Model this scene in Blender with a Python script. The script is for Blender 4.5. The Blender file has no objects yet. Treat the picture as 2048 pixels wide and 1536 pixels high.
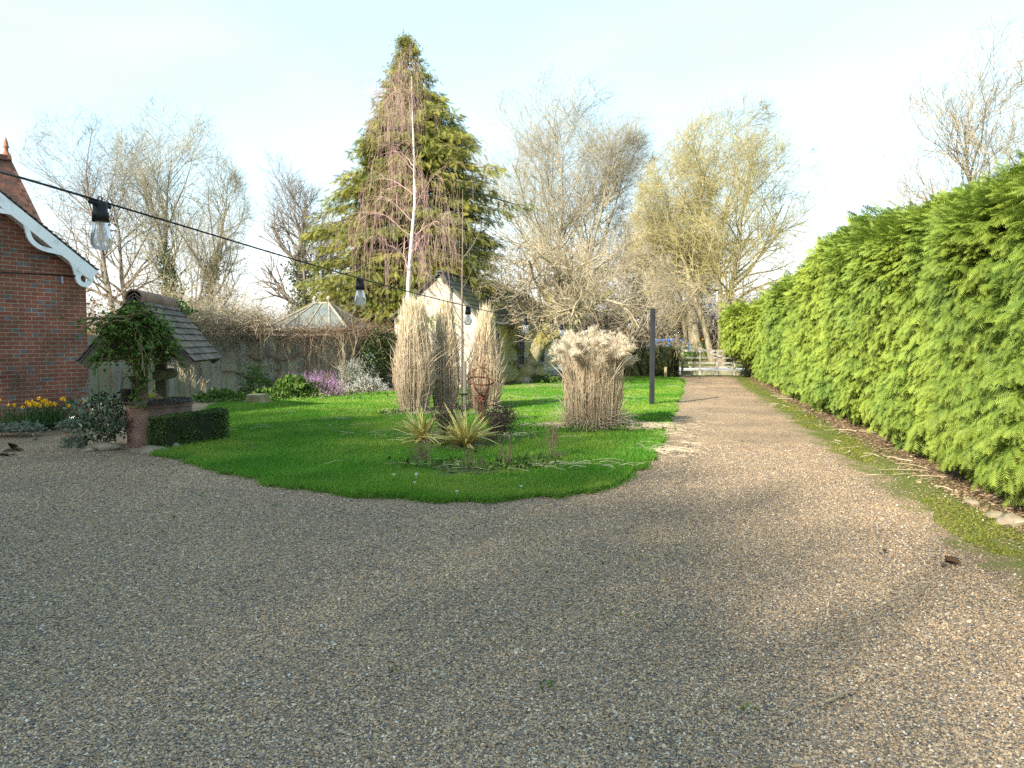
import bpy, math, numpy as np
from mathutils import Vector, Matrix
R = math.radians
SC = bpy.context.scene
COL = SC.collection
# ------------------------------------------------------------------ camera
F = 1450.0; CH = 1.6; PITCH = math.atan(84.0 / F)
cam = bpy.data.objects.new('camera', bpy.data.cameras.new('camera'))
COL.objects.link(cam); SC.camera = cam
cam.location = (0, 0, CH); cam.rotation_euler = (math.pi / 2 - PITCH, 0, 0)
cam.data.sensor_width = 36; cam.data.lens = 36 * F / 2048
cam.data.clip_start = 0.05; cam.data.clip_end = 3000
# ------------------------------------------------------------------ light
SUN_EL = R(32); SUN_D = (0.65, 0.76)          # light travels this way over the ground
SUN_STR = 3.3; SKY_STR = 0.15
w = bpy.data.worlds.new('World'); SC.world = w; w.use_nodes = True
nt = w.node_tree; N = nt.nodes; L = nt.links
bg = N['Background']
sky = N.new('ShaderNodeTexSky'); sky.sky_type = 'NISHITA'; sky.sun_disc = False
sky.sun_elevation = SUN_EL; sky.sun_rotation = math.atan2(-SUN_D[0], -SUN_D[1])
sky.air_density = 1.0; sky.dust_density = 1.2; sky.ozone_density = 0.6
tc = N.new('ShaderNodeTexCoord')
mp = N.new('ShaderNodeMapping'); mp.inputs['Scale'].default_value = (1, 1, 3.2)
nz = N.new('ShaderNodeTexNoise'); nz.inputs['Scale'].default_value = 1.7; nz.inputs['Detail'].default_value = 7; nz.inputs['Roughness'].default_value = 0.55
rp = N.new('ShaderNodeValToRGB'); rp.color_ramp.elements[0].position = 0.45; rp.color_ramp.elements[1].position = 0.75
sx = N.new('ShaderNodeSeparateXYZ')
hz = N.new('ShaderNodeMapRange'); hz.inputs['From Min'].default_value = 0.05; hz.inputs['From Max'].default_value = 0.21
hz.inputs['To Min'].default_value = 1.0; hz.inputs['To Max'].default_value = 0.0
mx_ = N.new('ShaderNodeMath'); mx_.operation = 'MAXIMUM'
mul = N.new('ShaderNodeMath'); mul.operation = 'MULTIPLY'; mul.inputs[1].default_value = 0.25
mixc = N.new('ShaderNodeMixRGB'); mixc.inputs['Color2'].default_value = (2.9, 3.0, 3.0, 1)
L.new(tc.outputs['Generated'], mp.inputs['Vector']); L.new(mp.outputs['Vector'], nz.inputs['Vector'])
L.new(nz.outputs['Fac'], rp.inputs['Fac']); L.new(rp.outputs['Color'], mul.inputs[0])
L.new(tc.outputs['Generated'], sx.inputs['Vector']); L.new(sx.outputs['Z'], hz.inputs['Value'])
L.new(mul.outputs[0], mx_.inputs[0]); L.new(hz.outputs['Result'], mx_.inputs[1])
veil = N.new('ShaderNodeMixRGB'); veil.inputs['Fac'].default_value = 0.72; veil.inputs['Color2'].default_value = (1.42, 2.12, 2.3, 1)   # thin high cloud
L.new(sky.outputs['Color'], veil.inputs['Color1'])
L.new(mx_.outputs[0], mixc.inputs['Fac']); L.new(veil.outputs['Color'], mixc.inputs['Color1'])
L.new(mixc.outputs['Color'], bg.inputs['Color']); bg.inputs['Strength'].default_value = SKY_STR
sun = bpy.data.objects.new('sun', bpy.data.lights.new('sun', 'SUN')); COL.objects.link(sun)
sun.data.energy = SUN_STR; sun.data.angle = R(0.7); sun.data.color = (1.0, 0.91, 0.76)
ce = math.cos(SUN_EL)
sun.rotation_euler = Vector((SUN_D[0] * ce, SUN_D[1] * ce, -math.sin(SUN_EL))).to_track_quat('-Z', 'Y').to_euler()
sun.location = (-20, -15, 25)
SC.view_settings.view_transform = 'Standard'; SC.view_settings.look = 'None'
SC.view_settings.exposure = 1.9; SC.view_settings.gamma = 1
SC.cycles.use_denoising = False; SC.cycles.max_bounces = 8; SC.cycles.transparent_max_bounces = 8
# ------------------------------------------------------------------ helpers
A = np.asarray
def ray(px, py):
    a = (px - 1024) / F; b = (768 - py) / F; cp, sp = math.cos(PITCH), math.sin(PITCH)
    return np.array([a, b * sp + cp, b * cp - sp])
def at(px, py, Y):                     # real place at depth Y metres seen towards px, py
    d = ray(px, py); return np.array([0, 0, CH]) + d * (Y / d[1])
def gr(px, py, z=0.0):                 # place on the ground
    d = ray(px, py); return np.array([0, 0, CH]) + d * ((z - CH) / d[2])
def on_plane(px, py, p, n):
    d = ray(px, py); o = np.array([0, 0, CH]); return o + d * (np.dot(A(p) - o, n) / np.dot(d, n))
def vn(p):
    p = A(p, float); i = np.floor(p).astype(np.int64); f = p - i; f = f * f * (3 - 2 * f)
    def h(a, b, c):
        v = (a * 73856093) ^ (b * 19349663) ^ (c * 83492791); v &= 0x7fffffff
        v = (v * 1103515245 + 12345) & 0x7fffffff; v = ((v >> 13) ^ v) * 60493 & 0x7fffffff
        return v / 2147483647.0
    r = 0
    for dx in (0, 1):
        for dy in (0, 1):
            for dz in (0, 1):
                wgt = (f[:, 0] if dx else 1 - f[:, 0]) * (f[:, 1] if dy else 1 - f[:, 1]) * (f[:, 2] if dz else 1 - f[:, 2])
                r = r + wgt * h(i[:, 0] + dx, i[:, 1] + dy, i[:, 2] + dz)
    return r
def nrm(v):
    v = A(v, float); return v / np.maximum(np.linalg.norm(v, axis=-1, keepdims=True), 1e-9)
def sstep(a, b, x):
    t = np.clip((x - a) / (b - a), 0, 1); return t * t * (3 - 2 * t)
class MB:
    def __init__(s): s.V = []; s.Q = []; s.T = []; s.a = []; s.n = 0
    def add(s, V, Q=None, T=None, a=None):
        V = A(V, float).reshape(-1, 3)
        if Q is not None and len(Q): s.Q.append(A(Q, np.int64).reshape(-1, 4) + s.n)
        if T is not None and len(T): s.T.append(A(T, np.int64).reshape(-1, 3) + s.n)
        s.a.append(np.broadcast_to(A(0.5 if a is None else a, float), (len(V),)).copy())
        s.V.append(V); s.n += len(V); return s
    def box(s, c, size, ax=(1, 0, 0), ay=(0, 1, 0), az=(0, 0, 1), a=None):
        c = A(c, float); h = A(size, float) / 2
        ax, ay, az = A(ax, float) * h[0], A(ay, float) * h[1], A(az, float) * h[2]
        V = [c + i * ax + j * ay + k * az for k in (-1, 1) for j in (-1, 1) for i in (-1, 1)]
        return s.add(V, [(0, 2, 3, 1), (4, 5, 7, 6), (0, 1, 5, 4), (2, 6, 7, 3), (0, 4, 6, 2), (1, 3, 7, 5)], a=a)
    def beam(s, p, q, wd, th, side=(0, 1, 0), a=None):   # bar from p to q; th is along side
        p, q = A(p, float), A(q, float); d = q - p; l = np.linalg.norm(d); d = d / l
        sd = A(side, float); sd = nrm(sd - d * np.dot(sd, d)); up = np.cross(d, sd)
        return s.box((p + q) / 2, (l, th, wd), d, sd, up, a)
    def tubes(s, P, Rr, k=3, a=None, cap=False):
        P = A(P, float); Rr = np.broadcast_to(A(Rr, float), P.shape[:2])
        Nn, n = P.shape[:2]
        t = nrm(np.gradient(P, axis=1)); m = nrm(P[:, -1] - P[:, 0])
        ref = np.where(np.abs(m[:, 2:3]) > 0.8, A([[1.0, 0.1, 0]]), A([[0.0, 0.1, 1]]))[:, None, :]
        b = nrm(np.cross(t, np.broadcast_to(ref, t.shape))); c = np.cross(b, t)
        an = np.arange(k) * 2 * math.pi / k
        V = P[:, :, None, :] + Rr[:, :, None, None] * (b[:, :, None, :] * np.cos(an)[None, None, :, None] + c[:, :, None, :] * np.sin(an)[None, None, :, None])
        i = np.arange(Nn)[:, None, None] * n * k; j = np.arange(n - 1)[None, :, None] * k; q = np.arange(k)[None, None, :]; q2 = (q + 1) % k
        Q = np.stack([i + j + q, i + j + q2, i + j + k + q2, i + j + k + q], -1).reshape(-1, 4)
        if a is not None: a = np.repeat(np.broadcast_to(A(a, float), (Nn,)), n * k)
        T = None
        if cap:
            T = []
            for e in range(Nn):
                for z in range(1, k - 1):
                    T.append((e * n * k, e * n * k + z + 1, e * n * k + z)); o = e * n * k + (n - 1) * k; T.append((o, o + z, o + z + 1))
        return s.add(V.reshape(-1, 3), Q, T, a)
    def tube(s, pts, r, k=6, a=None, cap=True):
        P = A(pts, float)[None]; rr = np.broadcast_to(A(r, float), (1, P.shape[1])); return s.tubes(P, rr, k, a, cap)
    def lathe(s, prof, c=(0, 0, 0), k=16, a=None):
        pr = A(prof, float); an = np.arange(k) * 2 * math.pi / k
        V = np.stack([pr[:, None, 0] * np.cos(an), pr[:, None, 0] * np.sin(an), np.repeat(pr[:, 1:2], k, 1)], -1).reshape(-1, 3) + A(c, float)
        n = len(pr); j = np.arange(n - 1)[:, None] * k; q = np.arange(k)[None]; q2 = (q + 1) % k
        return s.add(V, np.stack([j + q, j + q2, j + k + q2, j + k + q], -1).reshape(-1, 4), a=a)
    def stamp(s, tmpl, T, O, U, W, Nn, a=None, tint=None):    # tmpl verts (m,3) in (along, across, normal), placed len(O) times
        tm = A(tmpl, float); V = O[:, None] + tm[None, :, 0:1] * U[:, None] + tm[None, :, 1:2] * W[:, None] + tm[None, :, 2:3] * Nn[:, None]
        m = len(tm); k = len(O); T = A(T)
        ids = (np.arange(k)[:, None, None] * m + T[None]).reshape(-1, T.shape[1])
        av = np.full((k, m), 0.5) if a is None else np.repeat(A(a, float)[:, None], m, 1)
        if tint is not None: av = np.clip(av + A(tint)[None], 0, 1)
        return s.add(V.reshape(-1, 3), ids if T.shape[1] == 4 else None, ids if T.shape[1] == 3 else None, av.ravel())
    def build(s, name, mat, parent=None, smooth=False, loc=None):
        V = np.concatenate(s.V); me = bpy.data.meshes.new(name)
        Q = np.concatenate(s.Q) if s.Q else np.zeros((0, 4), np.int64); T = np.concatenate(s.T) if s.T else np.zeros((0, 3), np.int64)
        me.vertices.add(len(V)); me.vertices.foreach_set('co', V.astype(np.float32).ravel())
        lv = np.concatenate([Q.ravel(), T.ravel()]).astype(np.int32); me.loops.add(len(lv)); me.loops.foreach_set('vertex_index', lv)
        nq, ntt = len(Q), len(T); me.polygons.add(nq + ntt)
        st = np.concatenate([np.arange(nq) * 4, nq * 4 + np.arange(ntt) * 3]).astype(np.int32)
        me.polygons.foreach_set('loop_start', st)
        me.polygons.foreach_set('use_smooth', np.full(nq + ntt, smooth, bool))
        at_ = me.attributes.new('v', 'FLOAT', 'POINT'); at_.data.foreach_set('value', np.concatenate(s.a).astype(np.float32))
        me.update(calc_edges=True); me.materials.append(mat)
        o = bpy.data.objects.new(name, me); COL.objects.link(o)
        if parent is not None: o.parent = parent
        if loc is not None: o.location = loc
        return o
def tag(o, label=None, cat=None, group=None, kind=None):
    if label: o['label'] = label
    if cat: o['category'] = cat
    if group: o['group'] = group
    if kind: o['kind'] = kind
    return o
def thing(name, label, cat, loc=(0, 0, 0), rz=0.0, group=None):
    o = bpy.data.objects.new(name, None); COL.objects.link(o); o.location = tuple(float(v) for v in loc); o.rotation_euler = (0, 0, rz)
    o.empty_display_size = 0.2
    return tag(o, label, cat, group)
def copy_tree(o, parent=None):
    c = o.copy(); COL.objects.link(c)
    if parent is not None: c.parent = parent
    for ch in list(o.children): copy_tree(ch, c)
    return c
# ------------------------------------------------------------------ materials
def M(name, c1, c2=None, c3=None, scale=6, rough=0.85, bump=0.0, bscale=None, tr=0.0, stretch=(1, 1, 1), detail=5, lo=0.35, hi=0.65, spec=0.25, dist=0.02):
    m = bpy.data.materials.new(name); m.use_nodes = True; n = m.node_tree.nodes; l = m.node_tree.links
    b = n['Principled BSDF']; b.inputs['Roughness'].default_value = rough; b.inputs['Specular IOR Level'].default_value = spec
    c2 = c2 or c1
    t = n.new('ShaderNodeTexCoord'); mpn = n.new('ShaderNodeMapping'); mpn.inputs['Scale'].default_value = stretch
    l.new(t.outputs['Object'], mpn.inputs['Vector'])
    z = n.new('ShaderNodeTexNoise'); z.inputs['Scale'].default_value = scale; z.inputs['Detail'].default_value = detail
    l.new(mpn.outputs['Vector'], z.inputs['Vector'])
    r = n.new('ShaderNodeValToRGB'); e = r.color_ramp.elements
    e[0].position = lo; e[1].position = hi; e[0].color = (*c1, 1); e[1].color = (*c2, 1)
    l.new(z.outputs['Fac'], r.inputs['Fac']); out = r.outputs['Color']
    if c3 is not None:
        at_ = n.new('ShaderNodeAttribute'); at_.attribute_name = 'v'
        mm = n.new('ShaderNodeMixRGB'); mm.inputs['Color2'].default_value = (*c3, 1)
        l.new(at_.outputs['Fac'], mm.inputs['Fac']); l.new(out, mm.inputs['Color1']); out = mm.outputs['Color']
    l.new(out, b.inputs['Base Color'])
    if bump:
        z2 = n.new('ShaderNodeTexNoise'); z2.inputs['Scale'].default_value = bscale or scale * 4; z2.inputs['Detail'].default_value = 6
        l.new(mpn.outputs['Vector'], z2.inputs['Vector'])
        bp = n.new('ShaderNodeBump'); bp.inputs['Strength'].default_value = bump; bp.inputs['Distance'].default_value = dist
        l.new(z2.outputs['Fac'], bp.inputs['Height']); l.new(bp.outputs['Normal'], b.inputs['Normal'])
    if tr:
        ts = n.new('ShaderNodeBsdfTranslucent'); l.new(out, ts.inputs['Color']); ms = n.new('ShaderNodeMixShader'); ms.inputs['Fac'].default_value = tr
        l.new(b.outputs['BSDF'], ms.inputs[1]); l.new(ts.outputs['BSDF'], ms.inputs[2]); l.new(ms.outputs['Shader'], n['Material Output'].inputs['Surface'])
    return m
# ================================================================== SETTING
rng = np.random.default_rng(7)
HX0, HZ0, HS = 5.1, 7.58, 0.232        # foot line of the tall hedge: x = HX0 + HS (y - HZ0)
def ground_mat():
    m = bpy.data.materials.new('gravel'); m.use_nodes = True; n = m.node_tree.nodes; l = m.node_tree.links
    b = n['Principled BSDF']; b.inputs['Roughness'].default_value = 0.8; b.inputs['Specular IOR Level'].default_value = 0.3
    t = n.new('ShaderNodeTexCoord')
    v = n.new('ShaderNodeTexVoronoi'); v.inputs['Scale'].default_value = 92; v.inputs['Randomness'].default_value = 1
    l.new(t.outputs['Object'], v.inputs['Vector'])
    sp = n.new('ShaderNodeSeparateColor'); l.new(v.outputs['Color'], sp.inputs['Color'])
    r = n.new('ShaderNodeValToRGB'); r.color_ramp.interpolation = 'CONSTANT'
    cols = [(0, (0.098, 0.086, 0.074)), (0.2, (0.259, 0.18, 0.114)), (0.38, (0.382, 0.273, 0.171)), (0.54, (0.151, 0.135, 0.119)), (0.68, (0.449, 0.312, 0.185)), (0.82, (0.299, 0.242, 0.185)), (0.92, (0.565, 0.437, 0.299)), (0.98, (0.59, 0.589, 0.483))]
    e = r.color_ramp.elements; e[0].position, e[0].color = 0, (*cols[0][1], 1); e[1].position, e[1].color = cols[1][0], (*cols[1][1], 1)
    for p, c in cols[2:]: k = e.new(p); k.color = (*c, 1)
    l.new(sp.outputs['Red'], r.inputs['Fac'])
    z = n.new('ShaderNodeTexNoise'); z.inputs['Scale'].default_value = 0.7; z.inputs['Detail'].default_value = 6; l.new(t.outputs['Object'], z.inputs['Vector'])
    r2 = n.new('ShaderNodeValToRGB'); r2.color_ramp.elements[0].position = .3; r2.color_ramp.elements[1].position = .7
    r2.color_ramp.elements[0].color = (.72, .70, .68, 1); r2.color_ramp.elements[1].color = (1.28, 1.2, 1.08, 1); l.new(z.outputs['Fac'], r2.inputs['Fac'])
    mu = n.new('ShaderNodeMixRGB'); mu.blend_type = 'MULTIPLY'; mu.inputs['Fac'].default_value = 1
    l.new(r.outputs['Color'], mu.inputs['Color1']); l.new(r2.outputs['Color'], mu.inputs['Color2'])
    # moss and brown litter grow along the foot of the hedge
    sx = n.new('ShaderNodeSeparateXYZ'); l.new(t.outputs['Object'], sx.inputs['Vector'])
    def math_(op, a, b_=None, c=None):
        q = n.new('ShaderNodeMath'); q.operation = op
        for i, val in enumerate((a, b_, c)):
            if val is None: continue
            if isinstance(val, (int, float)): q.inputs[i].default_value = val
            else: l.new(val, q.inputs[i])
        return q.outputs[0]
    d = math_('SUBTRACT', math_('SUBTRACT', sx.outputs['X'], math_('MULTIPLY', sx.outputs['Y'], HS)), HX0 - HS * HZ0)
    z3 = n.new('ShaderNodeTexNoise'); z3.inputs['Scale'].default_value = 2.2; z3.inputs['Detail'].default_value = 9; z3.inputs['Roughness'].default_value = .7; l.new(t.outputs['Object'], z3.inputs['Vector'])
    d2 = math_('ADD', d, math_('MULTIPLY', math_('SUBTRACT', z3.outputs['Fac'], .5), 1.9))
    mr = n.new('ShaderNodeMapRange'); mr.inputs['From Min'].default_value = -1.2; mr.inputs['From Max'].default_value = -.85; l.new(d2, mr.inputs['Value'])
    z4 = n.new('ShaderNodeTexNoise'); z4.inputs['Scale'].default_value = 60; z4.inputs['Detail'].default_value = 4; l.new(t.outputs['Object'], z4.inputs['Vector'])
    r4 = n.new('ShaderNodeValToRGB'); r4.color_ramp.elements[0].color = (.05, .075, .008, 1); r4.color_ramp.elements[1].color = (.16, .18, .03, 1); l.new(z4.outputs['Fac'], r4.inputs['Fac'])
    mo = n.new('ShaderNodeMixRGB'); l.new(mr.outputs['Result'], mo.inputs['Fac']); l.new(mu.outputs['Color'], mo.inputs['Color1']); l.new(r4.outputs['Color'], mo.inputs['Color2'])
    mr2 = n.new('ShaderNodeMapRange'); mr2.inputs['From Min'].default_value = -.42; mr2.inputs['From Max'].default_value = -.2
    d3 = math_('ADD', d, math_('MULTIPLY', math_('SUBTRACT', z3.outputs['Fac'], .5), 1.2)); l.new(d3, mr2.inputs['Value'])
    r5 = n.new('ShaderNodeValToRGB'); r5.color_ramp.elements[0].color = (.05, .028, .015, 1); r5.color_ramp.elements[1].color = (.26, .17, .10, 1); l.new(z4.outputs['Fac'], r5.inputs['Fac'])
    m2 = n.new('ShaderNodeMixRGB'); l.new(mr2.outputs['Result'], m2.inputs['Fac']); l.new(mo.outputs['Color'], m2.inputs['Color1']); l.new(r5.outputs['Color'], m2.inputs['Color2'])
    l.new(m2.outputs['Color'], b.inputs['Base Color'])
    v2 = n.new('ShaderNodeTexVoronoi'); v2.inputs['Scale'].default_value = 92; v2.feature = 'F1'; l.new(t.outputs['Object'], v2.inputs['Vector'])
    bp = n.new('ShaderNodeBump'); bp.inputs['Strength'].default_value = 0.9; bp.inputs['Distance'].default_value = 0.012; bp.invert = True
    l.new(v2.outputs['Distance'], bp.inputs['Height']); l.new(bp.outputs['Normal'], b.inputs['Normal'])
    return m
m_gravel = ground_mat()
m_soil = M('soil', (.045, .03, .02), (.13, .095, .065), scale=5, bump=.8, bscale=30, dist=.03)
m_field = M('field', (.05, .10, .015), (.11, .15, .03), scale=.5)
m_lawn = M('lawn_turf', (.045, .085, .010), (.075, .12, .016), scale=1.2, bump=.6, bscale=60)
m_road = M('road', (.5, .48, .45), (.62, .6, .56), scale=3)
def sheet(name, pts, z, mat, depth=None):
    bm_pts = [(float(p[0]), float(p[1])) for p in pts]
    import bmesh
    bm = bmesh.new(); vs = [bm.verts.new((x, y, z)) for x, y in bm_pts]; f = bm.faces.new(vs)
    if f.normal.z < 0: f.normal_flip()
    if depth:
        r = bmesh.ops.extrude_face_region(bm, geom=[f]); 
        for v in [g for g in r['geom'] if isinstance(g, bmesh.types.BMVert)]: v.co.z -= depth
    bmesh.ops.recalc_face_normals(bm, faces=bm.faces[:])
    bmesh.ops.triangulate(bm, faces=bm.faces[:])
    me = bpy.data.meshes.new(name); bm.to_mesh(me); bm.free(); me.materials.append(mat)
    o = bpy.data.objects.new(name, me); COL.objects.link(o); return tag(o, kind='structure')
def smooth_loop(P, n=8, closed=True):
    P = A(P, float); out = []; k = len(P)
    for i in range(k if closed else k - 1):
        if closed: a, b, c, d = P[i - 1], P[i], P[(i + 1) % k], P[(i + 2) % k]
        else: a, b, c, d = P[max(i - 1, 0)], P[i], P[i + 1], P[min(i + 2, k - 1)]
        for t in np.arange(n) / n:
            out.append(.5 * (2 * b + (c - a) * t + (2 * a - 5 * b + 4 * c - d) * t * t + (3 * b - a - 3 * c + d) * t ** 3))
    if not closed: out.append(P[-1])
    return A(out)
sheet('ground', [(-600, -600), (600, -600), (600, 900), (-600, 900)], -0.03, m_field)
sheet('gravel_drive', [(-16, -14), (9, -14), (7, 12), (13.2, 33.6), (7.0, 33.6), (3, 30), (-9, 20), (-14, 16)], 0.0, m_gravel)
LAWN_PX = [(318, 902), (350, 918), (420, 940), (520, 966), (620, 981), (720, 993), (820, 1000), (915, 1003), (1010, 1001), (1100, 995), (1190, 981), (1255, 958), (1300, 925), (1322, 890), (1338, 850), (1352, 812), (1362, 785), (1366, 768), (1358, 758), (1280, 755), (1200, 757), (1110, 761), (1040, 768), (960, 776), (860, 782), (760, 787), (660, 797), (560, 803), (470, 806), (420, 815), (390, 850)]
lawn = smooth_loop([gr(*p)[:2] for p in LAWN_PX], 7)
LC = lawn.mean(0)
lawn = lawn + nrm(lawn - LC) * ((vn(np.c_[lawn * 4, lawn[:, :1] * 0]) - .5) * .22 + (vn(np.c_[lawn * 11, lawn[:, :1] * 0]) - .5) * .10)[:, None]
sheet('lawn', lawn, 0.035, m_lawn, .06)
def inside(p, poly):
    x, y = p[:, 0], p[:, 1]; r = np.zeros(len(p), bool); j = len(poly) - 1
    for i in range(len(poly)):
        xi, yi = poly[i]; xj, yj = poly[j]
        if yi != yj: r ^= ((yi > y) != (yj > y)) & (x < (xj - xi) * (y - yi) / (yj - yi) + xi)
        j = i
    return r
# beds
FA, FB = A([-11.6, 19.6]), A([-4.25, 25.9])             # foot line of the board fence
FD = nrm(FB - FA); FN = A([FD[1], -FD[0]])
sheet('flower_bed', [FA - FD * 1 + FN * -.1, FA - FD * 1 + FN * 1.5, *[FA + FD * t + FN * (1.9 + .25 * math.sin(t * 2.1)) for t in np.arange(1, 9.6, .5)], FB + FD * .1 + FN * .1], 0.012, m_soil)
sheet('flower_bed', [at(-40, 845, 12.0)[:2], gr(-40, 864)[:2], gr(30, 866)[:2], gr(90, 862)[:2], gr(150, 856)[:2], gr(205, 850)[:2], (-8.2, 15.2), (-10.2, 13.2)], 0.12, m_soil, .2)
sheet('flower_bed', [gr(x, y)[:2] for x, y in ((985, 768), (1005, 774), (1060, 775), (1130, 768), (1180, 762), (1150, 752), (1060, 752))], 0.045, m_soil)
sheet('road', [(-2, 36.0), (30, 34.6), (30, 41.0), (-2, 42)], 0.20, m_road, .25)
# ------------------------------------------------------------------ loose gravel stones in the near drive
def gravel_stones():
    oc = A([(1, 0, 0), (-1, 0, 0), (0, 1, 0), (0, -1, 0), (0, 0, 1), (0, 0, -.6)], float)
    T = [(0, 2, 4), (2, 1, 4), (1, 3, 4), (3, 0, 4), (2, 0, 5), (1, 2, 5), (3, 1, 5), (0, 3, 5)]
    n = 520000
    y = 2.2 + 9.0 * rng.random(n) ** 1.6; x = (rng.random(n) * 2 - 1) * (.78 * y + .3)
    p = np.c_[x, y]; hd = x - (HX0 + HS * (y - HZ0))
    k = ~inside(p, lawn) & (hd < -.3); moss = vn(np.c_[p * 2.2, y * 0]); k &= (hd < -1.2) | (rng.random(n) < .16)
    k &= (x > -7.2)
    p = p[k]; n = len(p)
    sz = (.0033 + .0036 * rng.random(n) ** 1.5) * (1 + .025 * p[:, 1]); big = rng.random(n) < .03; sz[big] *= 1.5
    q = rng.normal(size=(n, 3)); U = nrm(q * A([1, 1, .25])); W = nrm(np.cross(U, rng.normal(size=(n, 3)) * .35 + A([0, 0, 1]))); Nn = np.cross(U, W)
    O = np.c_[p, sz * (.15 + .5 * rng.random(n))]
    mb = MB(); a = rng.random(n)
    tm = oc
    mb.stamp(tm, T, O, U * (sz * (1 + .6 * rng.random(n)))[:, None], W * sz[:, None], Nn * (sz * .7)[:, None], a)
    m = bpy.data.materials.new('gravel_stone'); m.use_nodes = True; nn = m.node_tree.nodes; l = m.node_tree.links
    at_ = nn.new('ShaderNodeAttribute'); at_.attribute_name = 'v'; r = nn.new('ShaderNodeValToRGB'); r.color_ramp.interpolation = 'CONSTANT'
    cols = [(0, (0.098, 0.088, 0.079)), (0.18, (0.25, 0.175, 0.111)), (0.36, (0.374, 0.273, 0.171)), (0.5, (0.151, 0.138, 0.126)), (0.66, (0.415, 0.289, 0.164)), (0.8, (0.299, 0.246, 0.192)), (0.9, (0.548, 0.437, 0.307)), (0.985, (0.59, 0.589, 0.551))]
    e = r.color_ramp.elements; e[0].color = (*cols[0][1], 1); e[1].position, e[1].color = cols[1][0], (*cols[1][1], 1)
    for pp, c in cols[2:]: e.new(pp).color = (*c, 1)
    b = nn['Principled BSDF']; b.inputs['Roughness'].default_value = .6; l.new(at_.outputs['Fac'], r.inputs['Fac']); l.new(r.outputs['Color'], b.inputs['Base Color'])
    tag(mb.build('gravel', m), 'loose brown, grey and white gravel stones over the drive', 'gravel', kind='stuff')
gravel_stones()
# ------------------------------------------------------------------ moss and litter along the hedge foot
def moss():
    n = 60000; y = 4.5 + 26 * rng.random(n) ** 1.8; d = -1.25 + 1.1 * rng.random(n); x = HX0 + HS * (y - HZ0) + d; p = np.c_[x, y, x * 0]
    k = (vn(p * A([3.0, 1.6, 1])) > .50 + 1.5 * np.abs(d + .68) ** 1.4) & (d < -.42); q = p[k]; m = len(q); mb = MB(); q[:, 2] = .004
    U = nrm(np.c_[rng.normal(size=(m, 2)) * .7, np.ones(m)]) * (.008 + .014 * rng.random(m))[:, None]; an = rng.random(m) * 6.283; W = np.c_[np.cos(an), np.sin(an), an * 0] * (.005 + .0006 * q[:, 1])[:, None]
    mb.stamp([(0, -1, 0), (0, 1, 0), (1, 0, 0)], [(0, 1, 2)], q, U, W, W, rng.random(m))
    tag(mb.build('moss', M('moss_tuft', (.06, .085, .011), (.115, .14, .018), (.20, .21, .04), scale=3, tr=.2)), 'yellow green moss growing along the foot of the hedge', 'moss', kind='stuff')
    n = 14000; y = 4.0 + 26 * rng.random(n) ** 1.6; d = -.5 + .7 * rng.random(n) - .35 * (rng.random(n) < .12) * rng.random(n); x = HX0 + HS * (y - HZ0) + d; mb = MB()
    an = rng.random(n) * 6.283; U = np.c_[np.cos(an), np.sin(an), rng.normal(size=n) * .2] * (.015 + .035 * rng.random(n))[:, None]; W = np.c_[-np.sin(an), np.cos(an), rng.normal(size=n) * .4] * (.003 + .008 * rng.random(n))[:, None]
    mb.stamp([(-.5, -1, 0), (.5, -.6, 0), (.6, .6, 0), (-.5, 1, 0)], [(0, 1, 2, 3)], np.c_[x, y, .006 + .012 * rng.random(n)], U, W, W, rng.random(n))
    tag(mb.build('hedge_litter', M('hedge_litter', (.06, .035, .018), (.16, .10, .055), (.34, .25, .15), scale=5)), 'brown dead conifer litter lying under the hedge', 'litter', kind='stuff')
moss()
# ------------------------------------------------------------------ grass blades
m_grass = M('grass', (.066, .225, .014), (.115, .30, .024), (.23, .355, .045), scale=1.0, rough=.6, tr=.35, spec=.3)
def grass():
    n = 620000
    lo, hi = lawn.min(0), lawn.max(0)
    y = lo[1] + (hi[1] - lo[1]) * rng.random(n) ** 1.7; x = lo[0] + (hi[0] - lo[0]) * rng.random(n)
    p = np.c_[x, y]; k = inside(p, lawn); p = p[k]
    bare = (vn(np.c_[p * 1.3, p[:, :1] * 0 + 3]) > .95); p = p[~bare]; n = len(p)
    h = (.028 + .035 * rng.random(n)) * (.7 + .6 * vn(np.c_[p * 1.6, p[:, :1] * 0])); wd = .0028 + .0009 * p[:, 1] * .35
    an = rng.random(n) * 6.283; U = np.c_[rng.normal(size=(n, 2)) * .45, np.ones(n)]; U = nrm(U) * h[:, None]
    W = np.c_[np.cos(an), np.sin(an), an * 0] * wd[:, None]; O = np.c_[p, np.full(n, .033)]
    a = np.clip(1.5 * (vn(np.c_[p * .9, p[:, :1] * 0]) - .35) * vn(np.c_[p * 3.1, p[:, :1] * 0 + 8]) * 2 + rng.random(n) * .5 - .15, 0, 1)
    mb = MB(); mb.stamp([(0, -1, 0), (0, 1, 0), (1, 0, 0)], [(0, 1, 2)], O, U, W, W, a)
    k = 9000; i = rng.integers(0, len(lawn), k); f = rng.random(k)[:, None]; e = lawn[i] * (1 - f) + lawn[(i + 1) % len(lawn)] * f + rng.normal(size=(k, 2)) * .035
    U = nrm(np.c_[rng.normal(size=(k, 2)) * .8 + nrm(e - LC) * .5, np.ones(k) * .8]) * (.04 + .06 * rng.random(k))[:, None]; an = rng.random(k) * 6.283
    W = np.c_[np.cos(an), np.sin(an), an * 0] * (.003 + .0003 * e[:, 1])[:, None]; mb.stamp([(0, -1, 0), (0, 1, 0), (1, 0, 0)], [(0, 1, 2)], np.c_[e, np.full(k, .01)], U, W, W, rng.random(k) * .6)
    tag(mb.build('grass', m_grass), 'short bright green lawn grass', 'grass', kind='stuff')
grass()
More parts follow.
